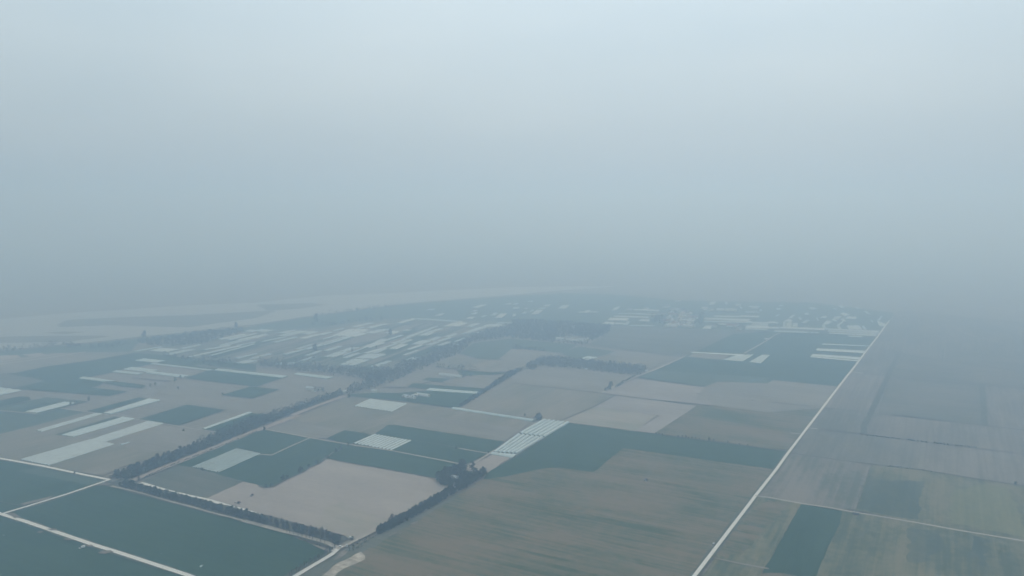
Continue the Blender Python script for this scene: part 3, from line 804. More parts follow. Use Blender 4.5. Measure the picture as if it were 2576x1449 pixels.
near = [
    ('B0', (180, 405), (810, 222), (1035, 265), (440, 458), 'largest greyish film greenhouse next to the upper concrete road', 'film_dim', 9),
    ('B0', (815, 225), (1340, 55), (1480, 77), (950, 246), 'greyish film greenhouse adjoining the upper end of the largest one', 'film_dim', 6),
    ('B0', (550, 182), (1110, 18), (1220, 35), (665, 197), 'whiter film greenhouse with a dark sliver of crop along its upper side', 'film', 5),
    ('B0', (325, 138), (860, -17), (930, -10), (378, 151), 'narrow greyish film tunnel running up to the thin path', 'film_dim', 2),
    ('B0', (1085, 268), (1165, 246), (1175, 250), (1100, 272), 'tiny film bed alone in the olive field', 'film_dim', 1),
    ('B0', (1828, 122), (2240, -27), (2282, -24), (1858, 128), 'narrow white tunnel along a dark plot by the diagonal trees', 'film', 1),
    ('U0', (-80, 1093), (190, 1127), (0, 1170), (-80, 1187), 'white film greenhouse cut by the picture edge beside dark wheat', 'film', 4),
    ('U0', (220, 1323), (575, 1235), (690, 1240), (330, 1333), 'white film greenhouse with two small trees at its upper end', 'film', 4),
    ('U0', (930, 1337), (1345, 1203), (1450, 1217), (1000, 1342), 'four ridged film greenhouse beside a dark plot', 'film', 4),
    ('U0', (720, 1018), (760, 1003), (1065, 1043), (950, 1047), 'white film strip at the tip of the large dark wheat field', 'film', 2),
    ('U0', (1020, 957), (1060, 946), (1295, 972), (1250, 983), 'short film strip, lower of the two beside the dark wheat', 'film', 2),
    ('U0', (1120, 935), (1200, 915), (1440, 943), (1370, 962), 'broad film strip, upper of the two beside the dark wheat', 'film', 3),
    ('U0', (1320, 968), (1380, 957), (1720, 992), (1660, 1008), 'film strip ending at the bushes on the tan field corner', 'film', 2),
    ('U0', (1225, 857), (1310, 838), (1500, 857), (1420, 875), 'short broad film strip inside the dark wheat', 'film', 3),
    ('U0', (1365, 885), (1400, 880), (1940, 940), (1890, 946), 'very long thin film strip inside the dark wheat', 'film_dim', 1),
    ('U0', (1945, 943), (1980, 930), (2608, 997), (2560, 1012), 'very long film strip continuing the thin one toward the trees', 'film', 2),
    ('U1', (345, 980), (380, 968), (705, 1005), (650, 1020), 'bluish white film strip just below the tree belt', 'film', 2),
    ('U2', (590, 848), (680, 818), (770, 827), (665, 858), 'small white rhombus of film behind the wood strip', 'film', 4),
    ('U2', (1625, 785), (1640, 778), (2110, 800), (2090, 812), 'long thin film strip at the edge of the large wheat field', 'film', 1),
    ('U2', (1905, 850), (2020, 812), (2190, 802), (2085, 866), 'white film block, left of two in the large wheat field', 'film', 5),
    ('U2', (2145, 870), (2260, 806), (2335, 808), (2250, 883), 'white film block, right of two in the large wheat field', 'film', 4),
    ('U3', (490, 710), (500, 702), (920, 722), (910, 727), 'thinnest and farthest of the film strips ending at the long road', 'film', 1),
    ('U3', (435, 765), (445, 745), (885, 768), (870, 788), 'film strip second from the village among those ending at the long road', 'film', 2),
    ('U3', (390, 815), (405, 797), (835, 827), (825, 847), 'broad film strip third from the village ending at the long road', 'film', 2),
    ('U3', (380, 825), (395, 818), (818, 855), (805, 863), 'nearest thin film strip ending at the long road', 'film', 1),
]
for t_, a, b_, c, d, lab, mt, n in near:
    bed(P(t_, a, b_, c, d), lab, None, mt, n=n)

rows_left = [('U0', *q) for q in (
    ((1205, 768), (1440, 730), (1470, 733), (1240, 771)), ((1360, 765), (1480, 740), (1650, 752), (1520, 777)), ((1490, 798), (1640, 762), (1770, 755), (1540, 802)),
    ((1620, 745), (1780, 712), (1830, 710), (1660, 750)), ((1830, 755), (2070, 715), (2090, 722), (1870, 757)), ((1700, 823), (2150, 722), (2185, 725), (1730, 826)),
    ((2130, 720), (2290, 690), (2318, 692), (2160, 722)), ((1970, 660), (2200, 615), (2230, 620), (2000, 665)), ((2040, 665), (2310, 608), (2330, 612), (2080, 668)),
    ((2140, 668), (2318, 628), (2330, 640), (2180, 672)), ((2120, 832), (2318, 790), (2330, 795), (2160, 835)), ((2130, 875), (2250, 850), (2330, 858), (2200, 885)),
    ((2210, 590), (2260, 575), (2330, 580), (2280, 598)))]
rows_left += [('U1', *q) for q in (
    ((-60, 840), (110, 793), (140, 797), (-20, 843)), ((0, 583), (60, 568), (190, 578), (80, 600)), ((-20, 640), (60, 620), (85, 622), (10, 650)), ((170, 605), (300, 582), (360, 580), (260, 608)),
    ((180, 632), (380, 585), (480, 590), (270, 635)), ((400, 612), (480, 592), (560, 592), (470, 617)), ((380, 655), (530, 620), (600, 615), (440, 658)), ((550, 622), (640, 597), (690, 600), (600, 625)),
    ((40, 683), (240, 640), (280, 640), (70, 686)), ((145, 690), (350, 640), (380, 643), (180, 692)), ((350, 750), (490, 712), (520, 712), (385, 753)), ((420, 752), (560, 715), (605, 717), (470, 755)),
    ((235, 797), (410, 755), (440, 757), (275, 800)), ((440, 810), (570, 765), (600, 768), (470, 812)), ((605, 765), (740, 725), (780, 727), (650, 770)), ((160, 893), (200, 873), (370, 875), (330, 890)),
    ((370, 868), (500, 822), (540, 822), (400, 868)), ((600, 822), (730, 778), (830, 780), (700, 826)), ((745, 772), (860, 735), (940, 737), (800, 775)))]
rows_mid = [('U1', *q) for q in (
    ((775, 830), (910, 785), (945, 790), (820, 833)), ((880, 838), (1000, 795), (1180, 797), (1060, 840)), ((750, 893), (870, 843), (1025, 850), (870, 903)), ((1030, 910), (1190, 858), (1230, 862), (1090, 914)),
    ((950, 735), (1080, 690), (1170, 695), (1030, 738)), ((1060, 690), (1130, 660), (1220, 662), (1140, 690)), ((1190, 660), (1310, 625), (1335, 627), (1230, 660)), ((1210, 700), (1330, 665), (1360, 668), (1250, 703)),
    ((1280, 700), (1390, 665), (1420, 668), (1320, 705)), ((960, 790), (1160, 735), (1180, 745), (1000, 792)), ((1040, 790), (1150, 750), (1190, 748), (1090, 790)), ((1130, 740), (1260, 700), (1290, 703), (1170, 742)),
    ((1200, 748), (1300, 708), (1380, 710), (1270, 752)), ((1350, 755), (1470, 717), (1510, 718), (1390, 757)), ((1395, 707), (1480, 675), (1590, 675), (1490, 712)), ((1325, 807), (1450, 762), (1475, 765), (1350, 808)),
    ((1350, 850), (1400, 828), (1465, 832), (1440, 852)), ((1530, 717), (1620, 685), (1660, 687), (1580, 718)), ((1550, 672), (1640, 640), (1675, 642), (1600, 675)), ((1620, 680), (1740, 645), (1775, 647), (1660, 682)),
    ((1630, 718), (1730, 685), (1770, 687), (1680, 722)), ((1690, 642), (1790, 610), (1825, 612), (1740, 645)), ((1790, 685), (1880, 652), (1900, 652), (1820, 685)), ((1740, 710), (1760, 702), (1860, 710), (1810, 716)))]
rows_far = [('U1', *q) for q in (
    ((865, 550), (1000, 515), (1070, 513), (910, 552)), ((990, 555), (1140, 522), (1200, 520), (1040, 560)), ((680, 630), (830, 570), (1020, 573), (830, 635)), ((690, 585), (780, 563), (800, 567), (710, 588)),
    ((980, 605), (1100, 575), (1220, 570), (1060, 610)), ((845, 637), (960, 607), (1000, 612), (890, 640)), ((1150, 610), (1210, 590), (1300, 590), (1240, 612)), ((1320, 585), (1360, 575), (1410, 577), (1370, 588)),
    ((1460, 630), (1540, 600), (1610, 600), (1550, 630)), ((1540, 600), (1650, 565), (1690, 567), (1590, 600)), ((1690, 545), (1770, 512), (1915, 512), (1830, 545)), ((1260, 515), (1410, 473), (1450, 475), (1310, 517)),
    ((1440, 478), (1470, 471), (1890, 499), (1860, 508)), ((1610, 448), (1660, 430), (1710, 428), (1660, 450)), ((1895, 547), (1960, 520), (2030, 518), (1950, 548)), ((1860, 612), (2020, 550), (2090, 550), (1920, 610)),
    ((1965, 615), (2030, 588), (2060, 586), (2000, 615)), ((2050, 543), (2120, 522), (2318, 525), (2250, 550)), ((1895, 475), (1930, 460), (1980, 462), (1950, 477)), ((1950, 375), (2030, 350), (2090, 347), (2000, 377)),
    ((1935, 435), (1970, 420), (2010, 420), (1980, 437)), ((2120, 445), (2160, 420), (2190, 425), (2160, 447)), ((2160, 468), (2210, 430), (2270, 430), (2220, 468)), ((2030, 458), (2070, 445), (2090, 447), (2050, 460)),
    ((2240, 345), (2280, 337), (2318, 338), (2290, 347)), ((2180, 517), (2190, 510), (2318, 512), (2318, 519)), ((1540, 395), (1570, 388), (1620, 387), (1590, 396)), ((1940, 410), (1975, 398), (2010, 397), (1980, 410)))]
rows_far += [('U2', *q) for q in (
    ((410, 382), (455, 352), (520, 352), (475, 385)), ((170, 435), (215, 397), (280, 397), (235, 433)), ((85, 430), (110, 413), (135, 413), (115, 431)), ((155, 413), (180, 395), (200, 395), (175, 413)),
    ((280, 360), (300, 348), (350, 348), (330, 362)), ((600, 419), (610, 412), (650, 412), (640, 419)), ((645, 420), (670, 400), (710, 398), (690, 420)), ((700, 416), (705, 409), (785, 411), (782, 417)),
    ((0, 385), (15, 372), (70, 372), (50, 386)), ((0, 350), (20, 338), (60, 336), (35, 350)), ((140, 322), (155, 313), (195, 313), (180, 323)), ((240, 382), (255, 376), (308, 376), (300, 383)), ((0, 455), (10, 435), (40, 432), (25, 455)), ((105, 386), (120, 378), (145, 378), (135, 387)))]
rows_vil = [('U2', *q) for q in (
    ((900, 400), (940, 367), (980, 367), (940, 397)), ((1095, 395), (1100, 388), (1335, 397), (1330, 405)), ((960, 428), (970, 424), (1320, 436), (1310, 442)), ((920, 455), (935, 448), (1240, 458), (1235, 467)),
    ((870, 487), (890, 467), (1060, 470), (1045, 492)), ((815, 522), (840, 505), (930, 510), (920, 527)), ((930, 521), (940, 512), (1030, 516), (1020, 524)), ((1010, 530), (1040, 503), (1070, 503), (1045, 533)),
    ((1140, 497), (1160, 483), (1250, 485), (1240, 502)), ((1825, 455), (1835, 445), (2065, 450), (2060, 462)), ((2065, 458), (2070, 447), (2240, 450), (2235, 461)), ((1740, 480), (1745, 467), (2170, 482), (2130, 497)),
    ((1740, 503), (1742, 495), (2318, 508), (2318, 518)), ((1865, 526), (1870, 519), (2050, 530), (2045, 540)), ((2090, 513), (2130, 499), (2170, 500), (2165, 507)), ((2110, 557), (2130, 535), (2318, 540), (2318, 563)),
    ((2110, 572), (2115, 565), (2318, 571), (2318, 579)), ((1720, 567), (1745, 540), (1815, 542), (1795, 570)), ((2170, 530), (2180, 521), (2318, 524), (2318, 534)), ((1060, 540 ), (1070, 533), (1290, 535), (1280, 543)))]
rows_vil += [('U3', *q) for q in (
    ((-10, 515), (-8, 503), (90, 507), (95, 523)), ((110, 560), (118, 550), (510, 562), (515, 577)), ((-10, 562), (-8, 548), (100, 552), (105, 566)), ((55, 592), (60, 582), (460, 598), (455, 606)),
    ((520, 572), (525, 565), (1010, 588), (1005, 598)), ((540, 590), (545, 582), (1003, 604), (995, 615)), ((550, 608), (555, 600), (990, 620), (975, 630)), ((735, 640), (720, 628), (840, 631), (855, 645)),
    ((135, 500), (165, 483), (220, 487), (215, 505)), ((135, 550), (135, 507), (160, 507), (160, 550)), ((166, 550), (166, 512), (214, 512), (214, 550)), ((222, 550), (222, 517), (270, 515), (270, 550)),
    ((490, 535), (520, 497), (580, 497), (545, 525)), ((500, 563), (490, 537), (515, 532), (525, 563)), ((575, 483), (605, 455), (665, 455), (635, 480)), ((600, 497), (580, 485), (610, 484), (632, 497)),
    ((620, 535), (665, 503), (685, 505), (645, 533)), ((640, 568), (622, 538), (645, 536), (668, 570)), ((735, 570), (710, 540), (830, 537), (855, 573)), ((875, 575), (850, 545), (870, 540), (895, 573)),
    ((700, 473), (715, 457), (805, 460), (795, 478)), ((680, 500), (660, 480), (690, 477), (710, 500)), ((700, 450), (655, 430), (690, 418), (742, 435)), ((985, 488), (1025, 450), (1038, 455), (1008, 490)),
    ((1005, 541), (990, 495), (1065, 525), (1050, 543)), ((400, 390), (370, 377), (400, 370), (450, 383)), ((300, 512), (340, 490), (375, 490), (335, 516)), ((290, 487), (275, 465), (295, 463), (310, 485)),
    ((350, 441), (330, 430), (355, 420), (380, 436)), ((470, 467), (490, 452), (540, 452), (520, 468)), ((65, 452), (90, 437), (105, 437), (80, 453)), ((180, 477), (205, 448), (245, 440), (215, 467)),
    ((80, 393), (75, 382), (115, 382), (110, 394)), ((105, 360), (100, 351), (135, 353), (138, 361)), ((905, 433), (870, 408), (890, 405), (930, 436)), ((450, 492), (435, 470), (446, 465), (462, 491)),
    ((945, 508), (928, 489), (940, 487), (957, 506)), ((612, 394), (590, 378), (605, 377), (627, 393)), ((670, 376), (640, 358), (665, 355), (692, 375)), ((812, 384), (793, 372), (808, 371), (826, 383)))]
rows_vil += [('U2', *q) for q in (
    ((1780, 346), (1800, 322), (1850, 322), (1830, 346)), ((1930, 346), (1925, 325), (1950, 322), (1953, 345)), ((2140, 368), (2150, 358), (2245, 362), (2240, 372)), ((1730, 397), (1737, 377), (1767, 376), (1765, 395)),
    ((2240, 405), (2240, 392), (2262, 391), (2262, 405)), ((2110, 418), (2115, 411), (2240, 414), (2238, 420)), ((2060, 382), (2064, 372), (2086, 373), (2082, 383)))]
thin = random.Random(23)
made = 0
while made < 11:
    c = zc + sd * thin.uniform(-800, 800) + sn * thin.uniform(-600, 600)
    hl, hw = thin.uniform(45, 110), thin.uniform(2.2, 4.0)
    q = [c - sd * hl - sn * hw, c + sd * hl - sn * hw, c + sd * hl + sn * hw, c - sd * hl + sn * hw]
    if all(within(p, ZONE) for p in q):
        made += 1
        bed(q, 'thin dim film covered strip between narrow crop strips', 'thin dim film strips', 'film_far', name='film_strip', n=1)
for rows, lab, grp in ((rows_left, 'pale film covered strip in the patchwork below the dark riverside wood', 'film strips by the riverside wood'),
                       (rows_mid, 'pale film covered strip in the patchwork next to the diagonal wood', 'film strips next to the diagonal wood'),
                       (rows_far, 'faint film covered strip in the hazy fields between wood and river', 'hazy film strips toward the river'),
                       (rows_vil, 'faint film covered plot in the hazy fields around the village', 'hazy film plots around the village')):
    for t_, a, b_, c, d in rows:
        bed(P(t_, a, b_, c, d), lab, grp, random.choice(('film_far', 'film_far', 'film_dim')), bay=9.0, name='film_strip', n=random.choice((1, 2, 3)))

# ------------------------------------------------------------------ trees
def leaf_quad(bm, c, s, rng, up_bias=0.4, mi=0):
    n = Vector((rng.gauss(0, 1), rng.gauss(0, 1), rng.gauss(0, 1) + up_bias)).normalized()
    u = n.orthogonal().normalized()
    v = n.cross(u)
    a = rng.uniform(0, 6.28)
    u, v = u * math.cos(a) + v * math.sin(a), v * math.cos(a) - u * math.sin(a)
    k = rng.uniform(.6, 1.0)
    f = bm.faces.new([bm.verts.new(c + u * s * x + v * s * y * k) for x, y in ((-.5, -.4), (.15, -.55), (.5, .1), (.05, .55), (-.45, .3))])
    f.material_index = mi


def crown_mesh(name, mat, h, r, seed, base=.22, clumps=11, per=20, leaf=.85, shape='round'):
    rng = random.Random(seed)
    bm = bmesh.new()
    for k in range(clumps):
        t = (k + rng.random()) / clumps
        z = h * (base + (1 - base) * t)
        if shape == 'round':
            w = r * math.sqrt(max(.05, 1 - (2 * t - .85) ** 2)) * .72
        else:
            w = r * (1.05 - t) * .7
        a = rng.uniform(0, 6.28)
        d = w * math.sqrt(rng.random())
        c = Vector((d * math.cos(a), d * math.sin(a), z * rng.uniform(.9, 1.0)))
        cr = r * rng.uniform(.32, .55)
        for _ in range(per):
            p = Vector((rng.gauss(0, 1), rng.gauss(0, 1), rng.gauss(0, .8)))
            p = p.normalized() * cr * rng.uniform(.45, 1.0)
            leaf_quad(bm, c + p, leaf * rng.uniform(.6, 1.2), rng)
    return mesh_of(name, bm, [M[mat]])


def trunk_mesh(h, r, seed, limbs=4):
    rng = random.Random(seed)
    bm = bmesh.new()
    cyl(bm, (0, 0, -.6), (0, 0, h * .42), r, 7, r * .72)
    cyl(bm, (0, 0, h * .42), (rng.uniform(-.2, .2), rng.uniform(-.2, .2), h * .85), r * .72, 6, r * .15)
    for k in range(limbs):
        a = 6.28 * k / limbs + rng.random()
        z = h * rng.uniform(.3, .5)
        cyl(bm, (0, 0, z), (math.cos(a) * h * .2, math.sin(a) * h * .2, z + h * rng.uniform(.15, .3)), r * .4, 5, r * .08)
    return mesh_of('trunk', bm, [M['bark']])


def twig_mesh(h, r, seed, n=150):
    """the crown of a leafless tree: many thin upright twigs on a few boughs"""
    rng = random.Random(seed)
    bm = bmesh.new()
    for k in range(n):
        t = rng.random()
        z = h * (.25 + .6 * t)
        a = rng.uniform(0, 6.28)
        d = r * rng.random() ** .6 * (1 - .55 * t)
        p = Vector((d * math.cos(a), d * math.sin(a), z))
        q = p + Vector((math.cos(a) * rng.uniform(.1, .6), math.sin(a) * rng.uniform(.1, .6), rng.uniform(.7, 1.9)))
        w = rng.uniform(.05, .13)
        b = rng.uniform(0, 3.14)
        o = Vector((math.cos(b), math.sin(b), 0)) * w
        bm.faces.new([bm.verts.new(x) for x in (p - o, p + o, q + o * .4, q - o * .4)])
    return mesh_of('crown', bm, [M['twig']])


TREES = {}
for i in range(4):
    TREES[('round', i)] = (crown_mesh('crown', ('leaf', 'leaf2')[i % 2], 8.0, 3.1, 40 + i), trunk_mesh(8.0, .2, 60 + i))
    TREES[('dense', i)] = (crown_mesh('crown', 'leaf', 8.0, 3.3, 80 + i, base=.06, clumps=13, per=24, leaf=.95), trunk_mesh(8.0, .22, 90 + i))
    TREES[('bare', i)] = (twig_mesh(8.0, 2.0, 20 + i), trunk_mesh(8.0, .16, 30 + i, 6))
    TREES[('tall', i)] = (crown_mesh('crown', 'leaf', 8.0, 1.5, 120 + i, base=.12, clumps=12, per=16, leaf=.7, shape='cone'), trunk_mesh(8.0, .16, 130 + i))
    TREES[('brush', i)] = (crown_mesh('crown', 'brush', 8.0, 3.4, 140 + i, base=.1), trunk_mesh(8.0, .2, 150 + i))
    TREES[('bush', i)] = (crown_mesh('crown', 'leaf2', 8.0, 5.0, 160 + i, base=.0, clumps=8, per=18, leaf=1.5), trunk_mesh(6.0, .3, 170 + i))
    TREES[('thin', i)] = (twig_mesh(8.0, .55, 180 + i, 60), trunk_mesh(8.0, .17, 190 + i, 3))
NTREE = [0]


def tree(kind, p, h, label, group=None, name='tree', cat='tree', wide=1.0):
    NTREE[0] += 1
    cm, tm = TREES[(kind, random.randrange(4))]
    root = empty(name, (p.x, p.y, .5), random.uniform(0, 6.28))
    k = h / 8.0
    root.scale = (k * wide, k * wide, k)
    tag(root, label, cat, group)
    link('crown', cm, root)
    link('trunk', tm, root)
    return root


def along(pts, n, jit=0.0):
    """n points spread evenly along a chain of ground points"""
    seg = [(b - a).length for a, b in zip(pts, pts[1:])]
    tot = sum(seg)
    res = []
    for i in range(n):
        d = tot * (i + .5 + random.uniform(-jit, jit)) / n
        for (a, b), l in zip(zip(pts, pts[1:]), seg):
            if d <= l or (a, b) == (pts[-2], pts[-1]):
                res.append(a.lerp(b, max(0, min(1, d / l))))
                break
            d -= l
    return res


def band(front, back, n, rows):
    """n points filling the ground between two chains, in rows"""
    res = []
    per = n // rows
    for r in range(rows):
        s = (r + .5) / rows
        for a, b in zip(along(front, per, .3), along(back, per, .3)):
            res.append(a.lerp(b, min(1, max(0, s + random.uniform(-.14, .14)))))
    return res


def woodland(name, poly, spacing, h, label, mat='leaf', quads=16, leaf=2.1, cap=2600, hv=.3):
    """a wood that reads as one mass: many crowns of loose leaf clumps in one object"""
    x0, x1 = min(p.x for p in poly), max(p.x for p in poly)
    y0, y1 = min(p.y for p in poly), max(p.y for p in poly)
    nx, ny = int((x1 - x0) / spacing) + 1, int((y1 - y0) / spacing) + 1
    rng = random.Random(len(poly) * 7 + nx)
    spots = []
    for i in range(nx):
        for j in range(ny):
            p = Vector((x0 + (i + rng.random()) * spacing, y0 + (j + rng.random()) * spacing, 0))
            if within(p, poly):
                spots.append(p)
    rng.shuffle(spots)
    bm = bmesh.new()
    for p in spots[:cap]:
        hh = h * rng.uniform(1 - hv, 1 + hv)
        r = min(spacing * .75, hh * .42)
        for _ in range(quads):
            t = rng.random()
            a = rng.uniform(0, 6.28)
            d = r * math.sqrt(max(.08, 1 - (1.7 * t - .7) ** 2)) * rng.uniform(.5, 1)
            leaf_quad(bm, Vector((p.x + d * math.cos(a), p.y + d * math.sin(a), hh * (.12 + .86 * t))), leaf * rng.uniform(.6, 1.15), rng)
    o = link(name, mesh_of(name, bm, [M[mat]]))
    return tag(o, label, 'woodland', None, 'stuff')


# tree row between the big front wheat field and the lined canal
AF = P('B0', (1040, 640), (1250, 690), (1460, 748), (1700, 808), (1980, 882), (2240, 950), (2318, 970)) + P('B1', (250, 1040), (400, 1078), (560, 1118), (720, 1175))
AB = P('B0', (1180, 632), (1340, 678), (1500, 722), (1700, 775), (1980, 848), (2240, 915), (2318, 938)) + P('B1', (250, 1000), (400, 1040), (600, 1085), (790, 1150))
pts = band(AF, AB, 150, 3)
cut1 = P('B0', (2060, 880))[0]
cut2 = P('B1', (420, 1070))[0]
for p in pts:
    if p.x < cut1.x:
        tree('round', p, random.uniform(5, 8), 'leafy tree in the row between the front wheat field and the pale canal', 'leafy trees of the front row', wide=1.05)
    elif p.x < cut2.x:
        tree(random.choice(('dense', 'round', 'bare')), p, random.uniform(5.5, 8.5), 'darker tree in the row below the large pale field', 'darker trees of the front row')
    else:
        tree(random.choice(('bare', 'bare', 'dense')), p, random.uniform(6, 9), 'greyish thin crowned tree near the road junction end of the row', 'thin trees near the junction')
# evergreen hedge row beside the brown field
BF = P('B1', (1120, 1082), (1250, 1020), (1420, 930), (1640, 805), (1860, 672))
BB = P('B1', (1100, 1065), (1240, 985), (1400, 890), (1600, 770), (1740, 690))
for p in band(BF, BB, 78, 2):
    tree('dense', p, random.uniform(6.5, 8.0), 'dense evergreen in the tight row along the edge of the brown field', 'evergreens along the brown field')
# clump round the hidden farmhouse
CL = P('B1', (1660, 590), (1700, 620), (1760, 640), (1860, 660), (1960, 610), (2040, 560), (2070, 540), (1990, 545), (1900, 560), (1820, 545), (1760, 570), (1700, 560), (1760, 530), (1830, 505), (1880, 480),
       (1690, 590), (1740, 600), (1800, 630), (1900, 630), (1940, 580), (1720, 545), (1790, 515), (1650, 570), (1990, 580), (1850, 475), (1870, 500), (1760, 618), (1830, 650),
       (1670, 575), (1715, 590), (1665, 610), (1740, 630), (1800, 545), (1840, 530), (1800, 525), (1880, 590), (1920, 600), (1960, 590), (1890, 650), (1930, 625), (2010, 565), (2040, 545), (1860, 610), (1770, 545), (1735, 545), (1700, 630), (1690, 575), (1870, 470))
for p in CL:
    tree(random.choice(('dense', 'dense', 'round')), p, random.uniform(8, 11), 'large dark tree in the clump hiding a farmhouse', 'trees around the hidden farmhouse', wide=1.25)
tree('round', P('B1', (1963, 500))[0], 11, 'large round tree standing free at the small pale plot', None, wide=1.15)
tree('tall', P('B1', (2055, 555))[0], 12.5, 'pointed dark conifer at the corner of the clump', None, wide=1.2)
tree('brush', P('B1', (2078, 520))[0], 6, 'brownish bare bush beside the pointed conifer', None)
# diagonal dark belt beside the pinkish road: single trees near, one mass beyond
DF = P('B0', (1195, 588), (1350, 520), (1500, 452), (1700, 370), (1900, 292))
DB = P('B0', (985, 560), (1200, 470), (1480, 372), (1600, 340), (1780, 250))
for p in band(DF, DB, 96, 3):
    tree(random.choice(('dense', 'dense', 'round', 'bare')), p, random.uniform(5.5, 7.5), 'dark tree in the belt along the pinkish road near the road corner', 'belt trees near the road corner', wide=1.3)
woodland('woodland', P('B0', (1900, 294), (2318, 122)) + P('U1', (50, 1445), (330, 1338), (560, 1245), (800, 1168), (760, 1142), (640, 1175), (280, 1302), (0, 1385)) + P('B0', (2318, 10), (1780, 255)), 5.0, 7.5, 'long dark tree belt running beside the pinkish dirt road', quads=22, leaf=1.7)
woodland('woodland', P('U1', (800, 1150), (870, 1090), (1000, 1045), (1000, 990), (1240, 955), (1290, 885), (1540, 835), (1560, 785), (1850, 692), (1950, 632), (2250, 545), (2318, 533)) + P('U2', (0, 497), (200, 495), (560, 515), (900, 545), (800, 635), (700, 640), (560, 640), (400, 650), (390, 690), (0, 650)) + P('U1', (2318, 640), (1950, 690), (1850, 788), (1700, 840), (1560, 908), (1480, 938), (1100, 1098), (840, 1158)), 8.0, 8.5, 'large dark wood stretching diagonally toward the village', mat='scrub', quads=16, leaf=2.6, cap=5200, hv=.22)
woodland('woodland', P('U1', (20, 880), (120, 882), (350, 905), (480, 908), (620, 925), (750, 940), (960, 948), (1250, 950), (1240, 1000), (1000, 1050), (900, 1010), (700, 985), (350, 948), (0, 905)), 8.0, 12, 'belt of tall trees closing the strip fields', mat='scrub', quads=18, leaf=2.4, hv=.45)
woodland('woodland', P('U2', (120, 935), (135, 895), (290, 833), (400, 833), (700, 862), (1215, 918), (1218, 950), (1150, 988), (1110, 988), (560, 928), (545, 922), (240, 903), (210, 938)), 6.0, 8, 'narrow dark wood between tan fields', mat='scrub', quads=20, leaf=2.0, hv=.18)
woodland('woodland', P('U0', (1240, 692), (1290, 672), (1430, 655), (1900, 595), (2190, 572), (2210, 588), (2000, 655), (1850, 702), (1600, 722), (1350, 722)), 10, 9, 'low bluish wood beside the river', mat='scrub', quads=14, leaf=3.0)
woodland('woodland', P('U0', (1440, 795), (1500, 795), (1560, 812), (1700, 830), (1900, 828), (2140, 860), (2140, 900), (1900, 905), (1700, 860)), 12, 7, 'scattered low trees around film strips', quads=12, leaf=2.6)
woodland('woodland', P('U0', (-100, 800), (0, 765), (60, 748), (250, 738), (330, 722), (500, 705), (520, 715), (300, 748), (100, 768), (0, 785), (-100, 820)), 11, 9, 'bushes along the near river bank', quads=14, leaf=2.6, hv=.5)
woodland('woodland', P('U0', (560, 712), (720, 705), (730, 730), (640, 735)) , 10, 8, 'tree clump below the river dike', quads=14, leaf=2.6, hv=.5)
woodland('woodland', P('U0', (760, 728), (1000, 720), (1060, 690), (1140, 690), (1130, 710), (1010, 742), (800, 752)), 13, 8, 'loose tree clumps by the green strip', quads=14, leaf=2.6, hv=.5)
woodland('woodland', P('U1', (540, 448), (740, 415), (880, 400), (1270, 345), (1290, 352), (900, 410), (740, 425), (550, 455)), 14, 9, 'thin line of trees on the river bank', quads=12, leaf=3.0, hv=.5)
woodland('woodland', P('U1', (500, 555), (510, 540), (700, 510), (1000, 480), (1130, 470), (1150, 490), (900, 510), (700, 535)), 18, 8, 'hazy scrub between river and strip fields', quads=10, leaf=3.2, hv=.5)
woodland('woodland', P('U1', (310, 862), (330, 848), (420, 838), (560, 818), (560, 826), (400, 858), (330, 872)), 8, 6, 'low bushes around a film strip', quads=12, leaf=2.0)
woodland('woodland', P('U1', (1620, 912), (1680, 905), (1850, 920), (2020, 938), (2010, 948), (1800, 932), (1640, 922)), 8, 9, 'row of pointed trees behind tan patches', quads=12, leaf=2.2, hv=.4)
woodland('woodland', P('U2', (560, 545), (880, 555), (880, 600), (800, 640), (720, 680), (640, 640), (590, 600)), 9, 9, 'trees among the farm roofs in the wood', quads=14, leaf=2.8)
woodland('woodland', P('U2', (0, 735), (80, 725), (110, 745), (320, 762), (310, 772), (80, 758), (0, 752)), 9, 7, 'tree rows on the tan land', quads=12, leaf=2.2)
woodland('woodland', P('U2', (390, 692), (560, 690), (700, 690), (690, 710), (640, 716), (500, 702)), 9, 9, 'dark trees before the farm roofs', quads=14, leaf=2.4)
woodland('woodland', P('U2', (1255, 450), (1385, 450), (1400, 520), (1300, 525), (1250, 500)), 16, 9, 'trees at the village edge', quads=12, leaf=3.4)
woodland('woodland', P('U2', (1665, 435), (1735, 435), (1740, 520), (1680, 525)), 16, 9, 'dark grove in the village', quads=12, leaf=3.4)
woodland('woodland', P('U2', (1400, 395), (1480, 385), (1650, 400), (1670, 540), (1540, 550), (1395, 550), (1330, 500)), 26, 7, 'scattered trees between the village houses', quads=12, leaf=3.0)
woodland('woodland', P('U3', (330, 598), (465, 603), (465, 612), (330, 608)), 10, 8, 'tree row at the end of film strips', quads=12, leaf=2.6)
woodland('woodland', P('U1', (1320, 1190), (1360, 1180), (1430, 1160), (1480, 1180), (1480, 1210), (1400, 1220), (1330, 1205)), 8, 8, 'trees around the small farmstead', quads=14, leaf=2.0)
woodland('woodland', P('U1', (1840, 1000), (1850, 985), (1920, 985), (1980, 1000), (1900, 1015)), 8, 7, 'trees beside the white farm roof', quads=14, leaf=2.0)
woodland('woodland', P('U1', (500, 1105), (560, 1100), (620, 1115), (580, 1125), (740, 1145), (650, 1150), (520, 1135)), 10, 6, 'bushes around the low barns', quads=12, leaf=1.8)
woodland('undergrowth', P('B1', (820, 1222), (900, 1160), (1100, 1060), (1130, 1085), (1000, 1170), (930, 1215), (880, 1240)), 4.0, 2.6, 'low scrub at the end of the evergreen row', mat='leaf2', quads=12, leaf=1.0)
woodland('undergrowth', [a for a in AF] + [a for a in AB[::-1]], 4.2, 2.4, 'shrubs under the tree row', mat='leaf', quads=9, leaf=1.0)
